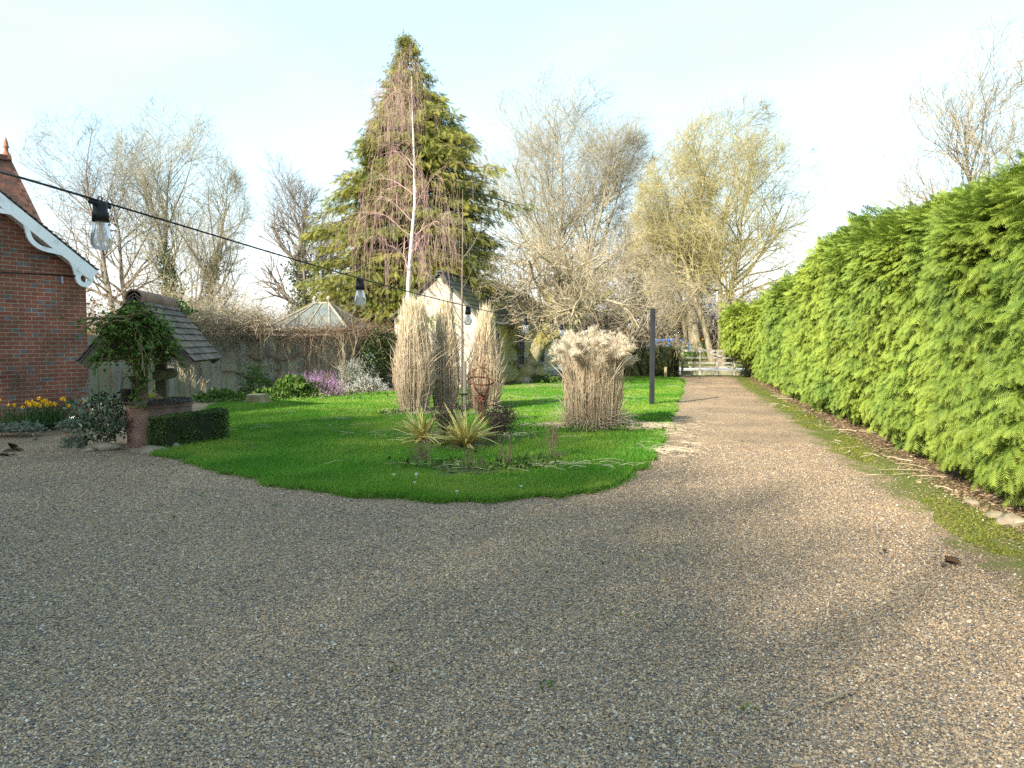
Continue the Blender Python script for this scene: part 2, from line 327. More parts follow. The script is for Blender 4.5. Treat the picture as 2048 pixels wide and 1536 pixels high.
# ================================================================== TALL CONIFER HEDGE
def frond(pairs=9, width=.34, curve=.25, lw=.07, fork=False):
    V = []; T = []; tint = []
    for i in range(pairs):
        u = .08 + .86 * i / pairs; ln = width * (1 - (u - .35) ** 2 * 1.6) * (1.0 if i % 2 else .85)
        for sg in (-1, 1):
            k = len(V); us = u + (.03 if sg > 0 else 0)
            tip = us + ln * .75
            V += [(us - lw * .6, 0, 0), (us + lw * .6, 0, 0), (tip, sg * ln, -.04)]
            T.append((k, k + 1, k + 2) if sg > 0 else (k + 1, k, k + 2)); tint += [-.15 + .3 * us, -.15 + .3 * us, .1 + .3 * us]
            if fork:
                k = len(V); b = .5
                V += [(us + ln * .3, sg * ln * .40, -.01), (us + ln * .46, sg * ln * .55, -.02), (us + ln * .85, sg * ln * .45, -.03)]
                T.append((k, k + 1, k + 2)); tint += [.05] * 3
    k = len(V); V += [(0, -.012, 0), (0, .012, 0), (1.08, 0, 0)]; T.append((k, k + 1, k + 2)); tint += [-.2, -.2, .35]
    V = A(V, float); V[:, 2] -= curve * V[:, 0] ** 2
    return V, A(T), A(tint)
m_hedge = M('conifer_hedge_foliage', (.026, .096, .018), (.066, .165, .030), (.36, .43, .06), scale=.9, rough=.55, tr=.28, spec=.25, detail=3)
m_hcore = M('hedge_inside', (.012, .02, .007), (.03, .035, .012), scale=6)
def tall_hedge():
    y0, y1 = 1.5, 35.0
    dr = nrm(A([HS, 1.0])); L_ = (y1 - y0) / dr[1]; base = A([HX0 + HS * (y0 - HZ0), y0]); out = A([-dr[1], dr[0]])
    root = thing('conifer_hedge', 'tall bushy bright green conifer hedge along the right side of the drive', 'hedge', (base[0], base[1], 0))
    def surf(t, z01):
        y = y0 + t * dr[1]
        H = 3.45 + .35 * sstep(8, 15, y) - .25 * sstep(17, 24, y) - .5 * sstep(26, 32, y) + .3 * (vn(np.c_[t * .55, t * 0 + 2, t * 0]) - .5) + .22 * (vn(np.c_[t * 1.7, t * 0 + 5, t * 0]) - .5)
        z = .12 + z01 * (H - .12)
        d = .20 * (vn(np.c_[t * .75, z * .35, t * 0 + 9]) - .5) * 2 + .15 * (vn(np.c_[t * 1.9, z * 1.1, t * 0 + 4]) - .5) * 2
        d += .12 * np.sin(z01 * 3.14) - .35 * (1 - sstep(0, .14, z01)) - .50 * sstep(.86, 1.0, z01) ** 1.5
        d += 1.0 * sstep(28.5, 32, y) * sstep(.28, .45, z01)
        return z, d, H
    def pos(t, z01, inset=0):
        z, d, H = surf(t, z01); p = dr[None] * t[:, None] + out[None] * (d - inset)[:, None]
        return np.c_[p, z]
    nt_, nz_ = 150, 26
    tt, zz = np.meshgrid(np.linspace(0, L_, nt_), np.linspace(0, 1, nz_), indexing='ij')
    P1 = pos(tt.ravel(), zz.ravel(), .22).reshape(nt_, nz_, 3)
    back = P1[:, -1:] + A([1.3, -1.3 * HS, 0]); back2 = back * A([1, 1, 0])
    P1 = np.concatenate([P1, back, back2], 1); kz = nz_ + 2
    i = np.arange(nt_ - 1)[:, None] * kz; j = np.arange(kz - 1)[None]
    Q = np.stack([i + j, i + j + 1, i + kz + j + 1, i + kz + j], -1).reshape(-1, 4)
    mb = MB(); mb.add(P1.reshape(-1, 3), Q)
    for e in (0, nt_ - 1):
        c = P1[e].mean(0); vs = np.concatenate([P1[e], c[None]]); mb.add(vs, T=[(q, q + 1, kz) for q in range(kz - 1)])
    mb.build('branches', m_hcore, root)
    V, T, tint = frond(8, .26, .25, .062); V2, T2, tint2 = frond(6, .30, .25, .10)
    mb = MB()
    def put(n, ta, tb, lmin, lmax, tm, k=11, dens_top=.12):      # n plumes: a branchlet with k fronds along it
        t = ta + (tb - ta) * rng.random(n); z01 = rng.random(n); z01 = np.where(rng.random(n) < dens_top, .80 + .20 * rng.random(n), z01)
        O = pos(t, z01, .06 + .20 * rng.random(n) ** 1.2); e = .05
        du = pos(t + e, z01) - pos(t, z01); dv = pos(t, np.minimum(z01 + .02, 1)) - pos(t, np.minimum(z01 + .02, 1) - .02)
        no = nrm(np.cross(dv, du)); flip = (no[:, :2] @ out) < 0; no[flip] *= -1; no[:, 2] = np.clip(no[:, 2], -.1, 1)
        upper = sstep(.55, 1.0, z01); sway = vn(np.c_[t * .9, z01 * 3, t * 0 + 21]) - .5
        U = no * .75 + A([0, 0, 1]) * (-.28 + .85 * upper + .5 * sway)[:, None] + np.c_[-dr[0], -dr[1], 0] * (.55 + .6 * sway)[:, None] + rng.normal(size=(n, 3)) * .24
        U = nrm(U); W = nrm(np.cross(np.c_[rng.normal(size=(n, 2)) * .4, np.ones(n)], U)); Nn = np.cross(U, W)
        s = lmin + (lmax - lmin) * rng.random(n) ** 1.6; s = np.where((rng.random(n) < .05) & (z01 > .85), s * 1.5, s)
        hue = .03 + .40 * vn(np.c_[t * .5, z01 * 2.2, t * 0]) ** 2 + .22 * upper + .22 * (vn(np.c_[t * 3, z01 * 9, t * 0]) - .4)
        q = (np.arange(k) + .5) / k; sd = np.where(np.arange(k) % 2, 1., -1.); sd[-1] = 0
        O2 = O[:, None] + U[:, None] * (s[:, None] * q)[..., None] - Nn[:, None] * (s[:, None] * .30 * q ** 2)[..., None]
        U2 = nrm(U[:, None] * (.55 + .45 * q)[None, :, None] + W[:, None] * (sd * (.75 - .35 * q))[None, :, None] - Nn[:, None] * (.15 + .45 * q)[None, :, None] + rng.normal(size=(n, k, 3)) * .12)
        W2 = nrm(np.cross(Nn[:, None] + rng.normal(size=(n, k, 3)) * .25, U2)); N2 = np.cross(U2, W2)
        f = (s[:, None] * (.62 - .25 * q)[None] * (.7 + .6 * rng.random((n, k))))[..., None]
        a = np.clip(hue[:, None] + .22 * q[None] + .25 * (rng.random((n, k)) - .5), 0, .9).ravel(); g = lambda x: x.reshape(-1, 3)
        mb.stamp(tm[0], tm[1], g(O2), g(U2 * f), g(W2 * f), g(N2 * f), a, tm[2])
    ty = lambda y: (y - y0) / dr[1]
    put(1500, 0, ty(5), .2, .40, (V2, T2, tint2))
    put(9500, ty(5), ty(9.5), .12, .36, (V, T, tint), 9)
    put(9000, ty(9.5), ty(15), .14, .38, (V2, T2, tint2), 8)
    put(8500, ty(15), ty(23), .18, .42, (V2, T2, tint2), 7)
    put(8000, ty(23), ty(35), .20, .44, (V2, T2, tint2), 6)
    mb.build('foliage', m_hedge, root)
tall_hedge()
# ================================================================== TREES
def grow(rg, P, Rr, per, t0, t1, length, ang, up=0.1, wob=0.12, n=5, rr=.55, tip=.35, fall=.5, minr=.004, droop=0.0):
    Nn, m = P.shape[:2]; idx = np.repeat(np.arange(Nn), per); C = len(idx)
    t = t0 + (t1 - t0) * ((np.arange(C) % per) + rg.random(C)) / per
    x = t * (m - 1); i = np.minimum(x.astype(int), m - 2); f = (x - i)[:, None]
    p = P[idx, i] * (1 - f) + P[idx, i + 1] * f; r0 = Rr[idx, i] * (1 - f[:, 0]) + Rr[idx, i + 1] * f[:, 0]
    tg = nrm(P[idx, i + 1] - P[idx, i]); q = rg.normal(size=(C, 3)); q = nrm(q - tg * (q * tg).sum(1, keepdims=True))
    aa = ang * (.65 + .7 * rg.random(C)); d = tg * np.cos(aa)[:, None] + q * np.sin(aa)[:, None]
    Ls = length * (1 - fall * t) * (.6 + .8 * rg.random(C)) if np.isscalar(length) else length[idx] * (1 - fall * t) * (.6 + .8 * rg.random(C))
    out = [p]; z = A([0, 0, 1.0])
    for k in range(n - 1):
        d = nrm(d + rg.normal(size=(C, 3)) * wob + z * (up - droop * k)); p = p + d * (Ls / (n - 1))[:, None]; out.append(p)
    Pc = np.stack(out, 1); rs = np.maximum(r0 * rr * (.7 + .5 * rg.random(C)), minr)
    Rc = rs[:, None] * (1 - (1 - tip) * np.linspace(0, 1, n))[None]
    return Pc, np.maximum(Rc, minr * .6)
def bark(name, c1, c2, c3=None, **k): return M(name, c1, c2, c3, scale=k.pop('scale', 5), rough=.9, bump=.6, bscale=22, stretch=(1, 1, .35), dist=.02, **k)
m_bark_grey = bark('grey_bark', (.14, .12, .095), (.27, .24, .19))
m_twig_grey = M('grey_twig', (.16, .13, .11), (.25, .21, .175), scale=1.5, rough=.8)
m_bark_pale = bark('pale_bark', (.19, .165, .115), (.34, .30, .21))
m_twig_pale = M('pale_twig', (.24, .21, .145), (.35, .305, .205), scale=1.2, rough=.8)
m_bark_lich = bark('lichen_bark', (.15, .125, .085), (.31, .265, .165))
m_twig_lich = M('lichen_twig', (.29, .245, .10), (.39, .345, .16), scale=1.0, rough=.8)
m_twig_tan = M('tan_twig', (.26, .21, .14), (.42, .36, .24), scale=2.5, rough=.85)
m_twig_brown = M('brown_twig', (.16, .11, .075), (.27, .19, .125), scale=2.5, rough=.85)
m_ivy = M('ivy_leaf', (.018, .045, .012), (.04, .085, .02), (.10, .13, .03), scale=2, rough=.45, spec=.4, tr=.15)
m_green = M('green_leaf', (.02, .075, .012), (.045, .13, .02), (.15, .22, .04), scale=3, rough=.5, tr=.25)
LEAF = (A([(0, 0, 0), (.45, -.28, .06), (1, 0, -.08), (.45, .28, .06)]), A([(0, 1, 2, 3)]))
def leaves(mb, rg, O, size, up=.4, a=None, spread=1.0, d=None):
    n = len(O); U = rg.normal(size=(n, 3)) * spread + A([0, 0, up])
    if d is not None: U = U + d
    U = nrm(U); W = nrm(np.cross(U, rg.normal(size=(n, 3)))); Nn = np.cross(U, W); s = (size * (.6 + .8 * rg.random(n)))[:, None]
    mb.stamp(LEAF[0], LEAF[1], O, U * s, W * s, Nn * s, rg.random(n) if a is None else a)
def fit(P, Rr, env, seed):      # shorten boughs that would leave the crown's outline
    if env is None: return P, Rr
    cx, rx, z0, z1 = env; zc, hz_ = z0 + (z1 - z0) * .45, (z1 - z0)
    o = P[:, :1]; f = np.ones(len(P)) * .12
    for q in np.linspace(1.0, .12, 14):
        E = o + (P - o) * q; dz = np.maximum(E[..., 2] - zc, 0); rz = z1 - zc; re = rx * (.16 + .84 * sstep(z0 - .35 * hz_, zc, E[..., 2]))
        an = np.arctan2(E[..., 2] - zc, E[..., 0] - cx); wob = 1 + .10 * (vn(np.c_[an.ravel() * 2.3, np.arctan2(E[..., 1], E[..., 0]).ravel() * 1.5, an.ravel() * 0 + seed]).reshape(an.shape) - .5)
        cc = cx * sstep(0, zc, E[..., 2])
        ok = ((((E[..., 0] - cc) / re) ** 2 + (E[..., 1] / re) ** 2 + (dz / rz) ** 2) < wob ** 2).all(1)
        f = np.where((f <= .12) & ok, q, f)
    return o + (P - o) * f[:, None, None], Rr
def bare_tree(name, label, loc, H, spread, seed, mats, stems=1, lean=(0, 0), base=.0, r0=.28, per=(9, 7, 6, 5), levels=4, up=.16, ang=.7, ivy=0, t_first=.22, wob=.12, group='bare winter trees', fan=.22, twig_len=.17, cat='tree', minr=.0065, ivy_top=.55, limb=.42, fall=.45, env=None, rise=.10):
    rg = np.random.default_rng(seed); root = thing(name, label, cat, loc, 0, group)
    Ps = []; Rs = []; n = 9
    for s in range(stems):
        az = 6.283 * s / stems + rg.random() * 1.2; fa = fan * (stems > 1) * (.6 + .7 * rg.random())
        d = nrm(A([math.cos(az) * fa + lean[0], math.sin(az) * fa + lean[1], 1.0])); p = A([math.cos(az), math.sin(az), 0]) * r0 * .7 * (stems > 1); pts = [p.copy() - A([0, 0, .15])]
        hh = H * (.86 if s else .93) * (.9 + .1 * rg.random())
        for k in range(n - 1):
            d = nrm(d + rg.normal(size=3) * .09 + A([0, 0, rise])); p = p + d * hh / (n - 1); pts.append(p.copy())
        Ps.append(pts); rr = r0 / (1 + .45 * (stems - 1)); Rs.append(rr * (1 - .9 * np.linspace(0, 1, n) ** .8) * np.where(np.arange(n) == 0, 1.35, 1))
    P0, R0 = A(Ps), A(Rs); P0, R0 = fit(P0, R0, env and (env[0], env[1] * 1.15, -30, env[3]), seed); tr = MB(); tr.tubes(P0, R0, 9)
    P1, R1 = grow(rg, P0, R0, per[0], t_first, .97, H * limb * spread, ang, up, wob, 7, .62, .25, fall); P1, R1 = fit(P1, R1, env, seed)
    tr.tubes(P1, R1, 5); tw = MB()
    P2, R2 = grow(rg, P1, R1, per[1], .18, 1, H * .22 * spread, ang * .85, up * .8, wob * 1.2, 5, .6, .35, .4, minr); P2, R2 = fit(P2, R2, env, seed)
    tw.tubes(P2, R2, 4)
    Ptop, Rtop = grow(rg, P0, R0, 10, .75, 1, H * .16 * spread, ang * .7, up, wob, 5, .6, .3, .3, minr); Ptop, Rtop = fit(Ptop, Rtop, env, seed); tw.tubes(Ptop, Rtop, 4)
    P2 = np.concatenate([P2, Ptop]); R2 = np.concatenate([R2, Rtop])
    P3, R3 = grow(rg, P2, R2, per[2], .15, 1, H * .115, ang * .8, up * .6, wob * 1.3, 4, .6, .5, .35, minr); P3, R3 = fit(P3, R3, env, seed); tw.tubes(P3, R3, 3)
    if levels > 3:
        P4, R4 = grow(rg, P3, R3, per[3], .2, 1, H * .058, ang * .8, up * .5, wob * 1.3, 3, .7, .6, .3, minr * .8); tw.tubes(P4, R4, 3)
    tr.build('trunk', mats[0], root, smooth=True); tw.build('crown', mats[1], root)
    if ivy:
        iv = MB(); k = rg.integers(0, stems, ivy); t = rg.random(ivy) ** 1.3 * ivy_top; x = t * (n - 1); i = np.minimum(x.astype(int), n - 2); f = (x - i)[:, None]
        O = P0[k, i] * (1 - f) + P0[k, i + 1] * f; O = O + rg.normal(size=(ivy, 3)) * (R0[k, i] * 1.0 + .10)[:, None]
        leaves(iv, rg, O, .15, .2); iv.build('ivy', m_ivy, root)
    return root
G, Pl, Li = (m_bark_grey, m_twig_grey), (m_bark_pale, m_twig_pale), (m_bark_lich, m_twig_lich)
def gp(px, Y): p = at(px, 700, Y); return (p[0], p[1], 0)
# left of the cedar
bare_tree('bare_tree', 'bare pale tree with twin stems leaning left behind the brick house', gp(268, 40), 13.6, .95, 11, G, stems=2, lean=(-.27, 0), r0=.34, per=(16, 7, 5, 3), up=.05, ang=.85, limb=.50, fan=.13, t_first=.32, env=(-2.3, 3.8, 2.0, 14.4))
bare_tree('ivy_clad_tree', 'tall bare tree with ivy covered forked stems behind the well roof', gp(372, 41), 15.0, .90, 12, Pl, stems=4, lean=(-.06, 0), r0=.5, per=(11, 7, 6, 4), ivy=9000, up=.07, ang=.72, limb=.38, fan=.17, ivy_top=.6, rise=.05, env=(-.5, 3.9, 1.5, 15.1))
bare_tree('leaning_tree', 'dark ivy grown bare tree leaning left beside the cedar', gp(622, 36), 11.2, .62, 13, G, stems=1, lean=(-.34, 0), r0=.42, per=(16, 6, 6, 4), ivy=4200, up=.13, ang=.8, t_first=.35, ivy_top=.7, limb=.42, env=(-1.4, 2.7, 2.5, 11.4))
bare_tree('slender_tree', 'slender bare young tree between leaning trunk and cedar', gp(655, 42), 11.5, .42, 14, G, stems=2, r0=.16, per=(12, 5, 5, 3), up=.1, ang=.6, fan=.10, levels=4, env=(0, 1.5, 3, 11.6))
# right of the cedar
bare_tree('bare_tree', 'tallest bare pale grey tree, multi stemmed, right of the cedar', gp(1130, 46), 18.4, .80, 15, Pl, stems=5, r0=.62, per=(15, 8, 6, 4), up=.05, ang=.72, fan=.20, limb=.50, t_first=.25, rise=.03, env=(-.6, 6.6, 1.5, 18.4))
bare_tree('bare_tree', 'narrow bare pale tree between the tallest tree and the yellowish tree', gp(1262, 50), 16.0, .55, 16, Pl, stems=3, r0=.42, per=(11, 6, 6, 4), up=.07, ang=.7, fan=.16, limb=.46, env=(0, 3.0, 2, 14.3))
bare_tree('lichen_tree', 'broad bare tree with yellow lichen coated twigs behind the gate', gp(1440, 41), 14.0, .95, 17, Li, stems=3, lean=(.02, 0), r0=.40, per=(17, 8, 7, 5), up=.05, ang=.85, fan=.17, limb=.50, t_first=.26, wob=.14, rise=.04, env=(.5, 5.4, 1.2, 14.9))
bare_tree('lichen_tree', 'straight bare lichen tree whose trunk stands just right of the gatepost', gp(1396, 43), 13.6, .66, 18, Li, stems=1, r0=.42, per=(24, 7, 6, 4), up=.06, ang=.9, limb=.40, t_first=.28, env=(-.4, 3.4, 3, 14.2))
bare_tree('lichen_tree', 'thin bare lichen tree behind the gatepost, shortest of the yellowish trees', gp(1372, 46), 11.5, .7, 19, Li, stems=2, r0=.26, per=(15, 7, 6, 4), up=.06, ang=.85, fan=.15, limb=.42, t_first=.3, env=(-.8, 2.7, 3, 12))
bare_tree('bare_tree', 'bare brown tree rising above the right end of the hedge', gp(2035, 24), 11.2, .80, 20, (m_bark_grey, m_twig_tan), stems=2, r0=.3, per=(13, 7, 6, 4), up=.12, ang=.75, fan=.2, limb=.42, t_first=.3)
# trees whose shade reaches the drive, standing behind the camera
for k, (s, c, h, sd, lb) in enumerate(((-24, -13.5, 24.0, 31, 'tall bare tree behind the camera, furthest left'), (-26, -10.8, 27.0, 32, 'tall bare tree behind the camera, second from the left'), (-23, -8.0, 22.0, 33, 'tall bare tree behind the camera, third from the left'), (-26, -5.4, 22.0, 34, 'tall bare tree behind the camera, second from the right'), (-24, -2.8, 20.5, 35, 'tall bare tree behind the camera, nearest the hedge'))):
    bare_tree('bare_tree', lb, (s * SUN_D[0] + c * SUN_D[1], s * SUN_D[1] - c * SUN_D[0], 0), h, .8, sd, G, stems=3, r0=.26, per=(14, 8, 7, 4), up=.05, ang=.8, fan=.2, minr=.0125, env=(0, 4.2, 5, h))
# ------------------------------------------------------------------ cedar
m_cedar = M('cedar_foliage', (.060, .096, .017), (.12, .15, .028), (.38, .34, .07), scale=.55, rough=.6, tr=.28, spec=.25, detail=3)
def cedar():
    rg = np.random.default_rng(41); loc = gp(818, 29.5); H = 14.0
    root = thing('cedar_tree', 'tall dense olive green conifer behind the weeping birch', 'conifer', loc)
    tr = MB(); tr.tube([(0, 0, -.1), (.05, 0, 3), (0, .05, 7), (-.05, 0, 11), (-.12, 0, H)], [.42, .34, .24, .12, .02], 9); tr.tube([(.1, .1, 2), (.5, .1, 5), (.55, 0, 9), (.5, 0, 11.6)], [.2, .18, .1, .02], 7)
    nb = 620; hb = 1.1 + (H - 1.4) * rg.random(nb) ** 1.1; az = rg.random(nb) * 6.283
    u = hb / H; Rad = np.interp(hb, [1, 2.5, 5.3, 7.4, 9.4, 12, 13.2, 14], [4.1, 4.3, 4.1, 3.5, 2.7, 1.2, .38, .08]) * (.62 + .42 * rg.random(nb)) * (.93 + .5 * (vn(np.c_[np.cos(az) * 1.6, np.sin(az) * 1.6, hb * .45]) - .5)) * np.where(rg.random(nb) < .09, 1.28, 1) + .1
    Rad *= np.where((np.cos(az) > .2) & (hb > 6) & (hb < 11), 1.05, 1); Rad *= 1 - .22 * np.clip(-np.cos(az), 0, 1) * sstep(6, 9, hb) + .15 * np.clip(np.cos(az), 0, 1) * sstep(5, 8, hb) * (1 - sstep(10.5, 12, hb))
    n = 8; q = np.linspace(0, 1, n); d = np.stack([np.cos(az), np.sin(az)], -1)
    rr = Rad[:, None] * q[None]; zz = hb[:, None] + Rad[:, None] * (.28 * q - .62 * q ** 2 + .22 * q ** 4)[None]
    P = np.concatenate([d[:, None] * rr[:, :, None] + rg.normal(size=(nb, n, 2)) * .05, np.maximum(zz, .25)[:, :, None]], -1)
    tr.tubes(P, (.05 * (1 - .85 * q))[None] * (Rad[:, None] * .25 + .25), 4); tr.build('trunk', m_bark_grey, root, smooth=True)
    per = 135; idx = np.repeat(np.arange(nb), per); C = len(idx); t = .22 + .78 * rg.random(C) ** .75
    keep = rg.random(C) < np.clip(.35 + Rad[idx] / 3.2, 0, 1); xx = P[idx, -2]; keep &= ~((xx[:, 0] < -1.0) & (xx[:, 1] < -1.6) & (xx[:, 2] < 3.0)); idx, t = idx[keep], t[keep]; C = len(idx)
    x = t * (n - 1); i = np.minimum(x.astype(int), n - 2); f = (x - i)[:, None]; O = P[idx, i] * (1 - f) + P[idx, i + 1] * f
    tg = nrm(P[idx, i + 1] - P[idx, i]); sd = np.cross(tg, A([0, 0, 1.0])); s_ = rg.normal(size=(C, 1)) * .6
    O = O + sd * s_ * (.18 + .12 * Rad[idx][:, None]) + rg.normal(size=(C, 3)) * .06
    U = nrm(tg * .4 + sd * s_ * .6 + A([0, 0, -.8]) + rg.normal(size=(C, 3)) * .42); W = nrm(np.cross(U, rg.normal(size=(C, 3)) * .8 + d3(d[idx]))); Nn = np.cross(U, W)
    sz = np.clip(Rad[idx] / 1.3, .55, 1) * (.13 + .24 * rg.random(C)) * (.75 + .25 * np.clip(Rad[idx] / 2, 0, 1))
    clump = vn(np.c_[idx * .37, t * 3, idx * 0]); a = np.clip(.62 * clump ** 1.5 + .35 * (rg.random(C) - .3), 0, 1)
    V, T, tint = frond(8, .34, .45, .075); mb = MB(); mb.stamp(V, T, O, U * sz[:, None], W * (sz * .8)[:, None], Nn * sz[:, None], a, tint)
    mb.build('crown', m_cedar, root)
def d3(d): return np.c_[d, d[:, :1] * 0]
cedar()
# ------------------------------------------------------------------ weeping birch
m_birch = bark('birch_bark', (.07, .06, .055), (.66, .63, .58), scale=4, lo=.30, hi=.40)
m_birch_tw = M('birch_twig', (.38, .225, .20), (.54, .37, .33), scale=1.2, rough=.8)
def birch():
    rg = np.random.default_rng(51); loc = gp(815, 23.5); root = thing('weeping_birch', 'slim white stemmed weeping birch with hanging pinkish brown twigs', 'tree', loc)
    P0 = A([[(0, 0, -.1), (.0, 0, 1.5), (.03, 0, 2.6), (.05, 0, 3.6), (.15, 0, 4.8), (.27, 0, 6), (.26, 0, 7.4), (.22, 0, 8.8), (.2, 0, 10.0)]]); R0 = A([[.085, .072, .064, .058, .052, .043, .032, .02, .008]])
    tr = MB(); tr.tubes(P0, R0, 8)
    P1, R1 = grow(rg, P0, R0, 20, .36, .97, 2.9, .95, .16, .10, 8, .38, .25, .35, .006, .085)
    P1b, R1b = grow(rg, P1, R1, 7, .25, 1, 1.0, .7, -.05, .1, 5, .6, .4, .3, .004, .10)
    tw = MB(); tw.tubes(P1, R1, 4); tw.tubes(P1b, R1b, 3); PP = np.concatenate([P1[:, ::1][:, -5:], P1b]); RR = np.concatenate([R1[:, -5:], R1b])
    P2, R2 = grow(rg, PP, RR, 3, .1, 1, 1.5, 1.2, -.85, .12, 7, .5, .7, .1, .0028); P2[:, :, 2] = np.maximum(P2[:, :, 2], 2.3)
    tw.tubes(P2, R2, 3); P3, R3 = grow(rg, P2, R2, 2, .1, .9, .7, .5, -.7, .14, 4, .8, .8, .2, .0024); P3[:, :, 2] = np.maximum(P3[:, :, 2], 2.2); tw.tubes(P3, R3, 3)
    tr.build('trunk', m_birch, root, smooth=True); tw.build('crown', m_birch_tw, root)
birch()
# ------------------------------------------------------------------ apple tree against the shed
m_moss_bark = M('mossy_bark', (.24, .20, .15), (.42, .38, .31), (.32, .29, .03), scale=4, rough=.95, bump=.9, bscale=16, dist=.03)
def apple():
    rg = np.random.default_rng(61); loc = tuple(at(1050, 762, 27.8)[:2]) + (0,); root = thing('apple_tree', 'old gnarled apple tree with leaning mossy trunk and tangled bare crown', 'tree', loc)
    tr = MB()
    k1 = smooth_loop([(-.05, 0, -.1), (.05, 0, .3), (.25, 0, .75), (.42, -.05, 1.2), (.55, -.1, 1.7), (.85, -.1, 2.2), (1.0, -.1, 2.9), (.9, 0, 3.6)], 4, False)
    k2 = smooth_loop([(.4, 0, 1.05), (.65, -.12, 1.45), (.95, -.18, 1.75), (1.35, -.2, 1.95), (1.75, -.2, 2.1), (2.2, -.1, 2.6), (2.7, 0, 3.1), (3.3, 0, 3.5)], 4, False)
    m_ = len(k1); R1 = np.interp(np.arange(m_), [0, 2, 8, 16, m_ - 1], [.44, .36, .27, .20, .10]); R2 = np.interp(np.arange(len(k2)), [0, 6, 14, len(k2) - 1], [.20, .16, .13, .07])
    moss = lambda k: np.clip(.25 + .8 * vn(k * 1.1) - .3, 0, 1)
    for kk, rr in ((k1, R1), (k2, R2)):
        for _ in range(1): tr.tube(kk, rr * (1 + .1 * rg.normal(size=len(rr))), 10, None)
    tr.a = [np.clip(vn(np.concatenate(tr.V) * 2.3) * 1.5 - .55 + .4 * sstep(1.2, 2.0, np.concatenate(tr.V)[:, 2]), 0, 1)]
    L1 = []; 
    for s in range(15):
        az = 6.283 * s / 15 + rg.random() * .4; src = k1[16 + rg.integers(0, m_ - 17)] if s % 3 else k2[12 + rg.integers(0, len(k2) - 13)]
        L_ = (2.3 + 1.8 * rg.random()) * (1.35 if math.cos(az) > .3 else 1); d = nrm(A([math.cos(az), math.sin(az), .55 + .7 * rg.random()])); p = src.copy(); pts = [p.copy()]
        for k in range(7):
            d = nrm(d + rg.normal(size=3) * .2 + A([0, 0, .05 - .075 * k])); p = p + d * L_ / 7; pts.append(p.copy())
        L1.append(pts)
    P1 = A(L1); Rr1 = np.repeat((.085 * (1 - .75 * np.linspace(0, 1, 8)))[None], 15, 0); t2 = MB(); t2.tubes(P1, Rr1, 6)
    P2, R2_ = grow(rg, P1, Rr1, 12, .15, 1, 1.5, .95, .03, .24, 6, .55, .4, .2, .008, .02)
    P3, R3 = grow(rg, P2, R2_, 7, .15, 1, .85, .9, .0, .24, 5, .6, .5, .2, .0065, .01); P4, R4 = grow(rg, P3, R3, 3, .2, 1, .5, .8, .06, .2, 4, .7, .6, .2, .005)
    Pw, Rw = grow(rg, P1, Rr1, 7, .1, .9, 1.5, .7, .38, .1, 6, .3, .5, .2, .007)
    for P, r_ in ((P2, R2_), (P3, R3), (P4, R4), (Pw, Rw)): P[:, :, 2] = np.maximum(P[:, :, 2], 1.55 + .1 * rg.random()); t2.tubes(P, r_, 3)
    tr.build('trunk', m_moss_bark, root, smooth=True); t2.build('crown', m_twig_tan, root)
    g = MB(); O = rg.normal(size=(260, 3)) * A([.35, .2, .10]) + A([.75, -.25, .14]); O[:, 2] = np.abs(O[:, 2]); leaves(g, rg, O, .12, .8); b_ = thing('small_plant', 'low green plant at the foot of the mossy apple trunk', 'plant', loc); g.build('foliage', m_green, b_)
apple()
bare_tree('hedgerow_tree', 'low spreading bare tree reaching right from behind the black post', gp(1235, 34), 5.6, 1.5, 62, (m_bark_grey, m_twig_tan), stems=4, r0=.2, per=(9, 7, 6, 4), up=.0, ang=1.0, fan=.6, limb=.48, t_first=.3, wob=.16)
# ------------------------------------------------------------------ scrub and far wood
def scrub(name, label, cat, loc, size, n, seed, mat, r=.006, L0=1.2, mats_leaf=None, nl=0, up=.06, kind=None, group=None, droop=.05):
    rg = np.random.default_rng(seed); root = thing(name, label, cat, loc, 0, group) if not kind else None
    P = rg.random((n, 3)) * 2 - 1; P = P * A([size[0], size[1], 0]); hmax = size[2] * np.sqrt(np.clip(1 - (P[:, 0] / size[0]) ** 2 * .8, .1, 1)) * (.6 + .5 * rg.random(n))
    d = np.c_[rg.normal(size=(n, 2)) * .35, np.ones(n)]; p = P.copy(); p[:, 2] = -.05; out = [p]
    for k in range(6):
        d = nrm(d + rg.normal(size=(n, 3)) * .2 + A([0, 0, up - droop * k])); p = p + d * (hmax / 6)[:, None]; out.append(p)
    P0 = np.stack(out, 1); R0 = np.repeat((r * 2.6 * (1 - .75 * np.linspace(0, 1, 7)))[None], n, 0); mb = MB(); mb.tubes(P0, R0, 4)
    P1, R1 = grow(rg, P0, R0, 8, .2, 1, L0, .8, up, .2, 5, .6, .5, .2, r, droop); mb.tubes(P1, R1, 3)
    P2, R2 = grow(rg, P1, R1, 5, .2, 1, L0 * .5, .8, up, .2, 4, .7, .6, .2, r * .8, droop); mb.tubes(P2, R2, 3)
    o = mb.build('stems' if root else name, mat, root, loc=None if root else loc)
    if kind: return tag(o, label, cat, group, kind)
    if nl:
        g = MB(); k = rg.integers(0, len(P1), nl); q = rg.random(nl)[:, None]; O = P1[k, 1] * (1 - q) + P1[k, 4] * q + rg.normal(size=(nl, 3)) * .1; leaves(g, rg, O, .11, .1); g.build('foliage', mats_leaf, root)
    return root
scrub('bramble_scrub', 'pale grey bare scrub just behind the well roof', 'bush', gp(425, 27), (2.1, 1.2, 3.9), 90, 71, m_twig_tan, L0=1.3)
scrub('bramble_scrub', 'open bare scrub standing left of the glass lantern roof', 'bush', gp(520, 31), (2.2, 1.2, 4.6), 34, 72, m_twig_grey, L0=1.6)
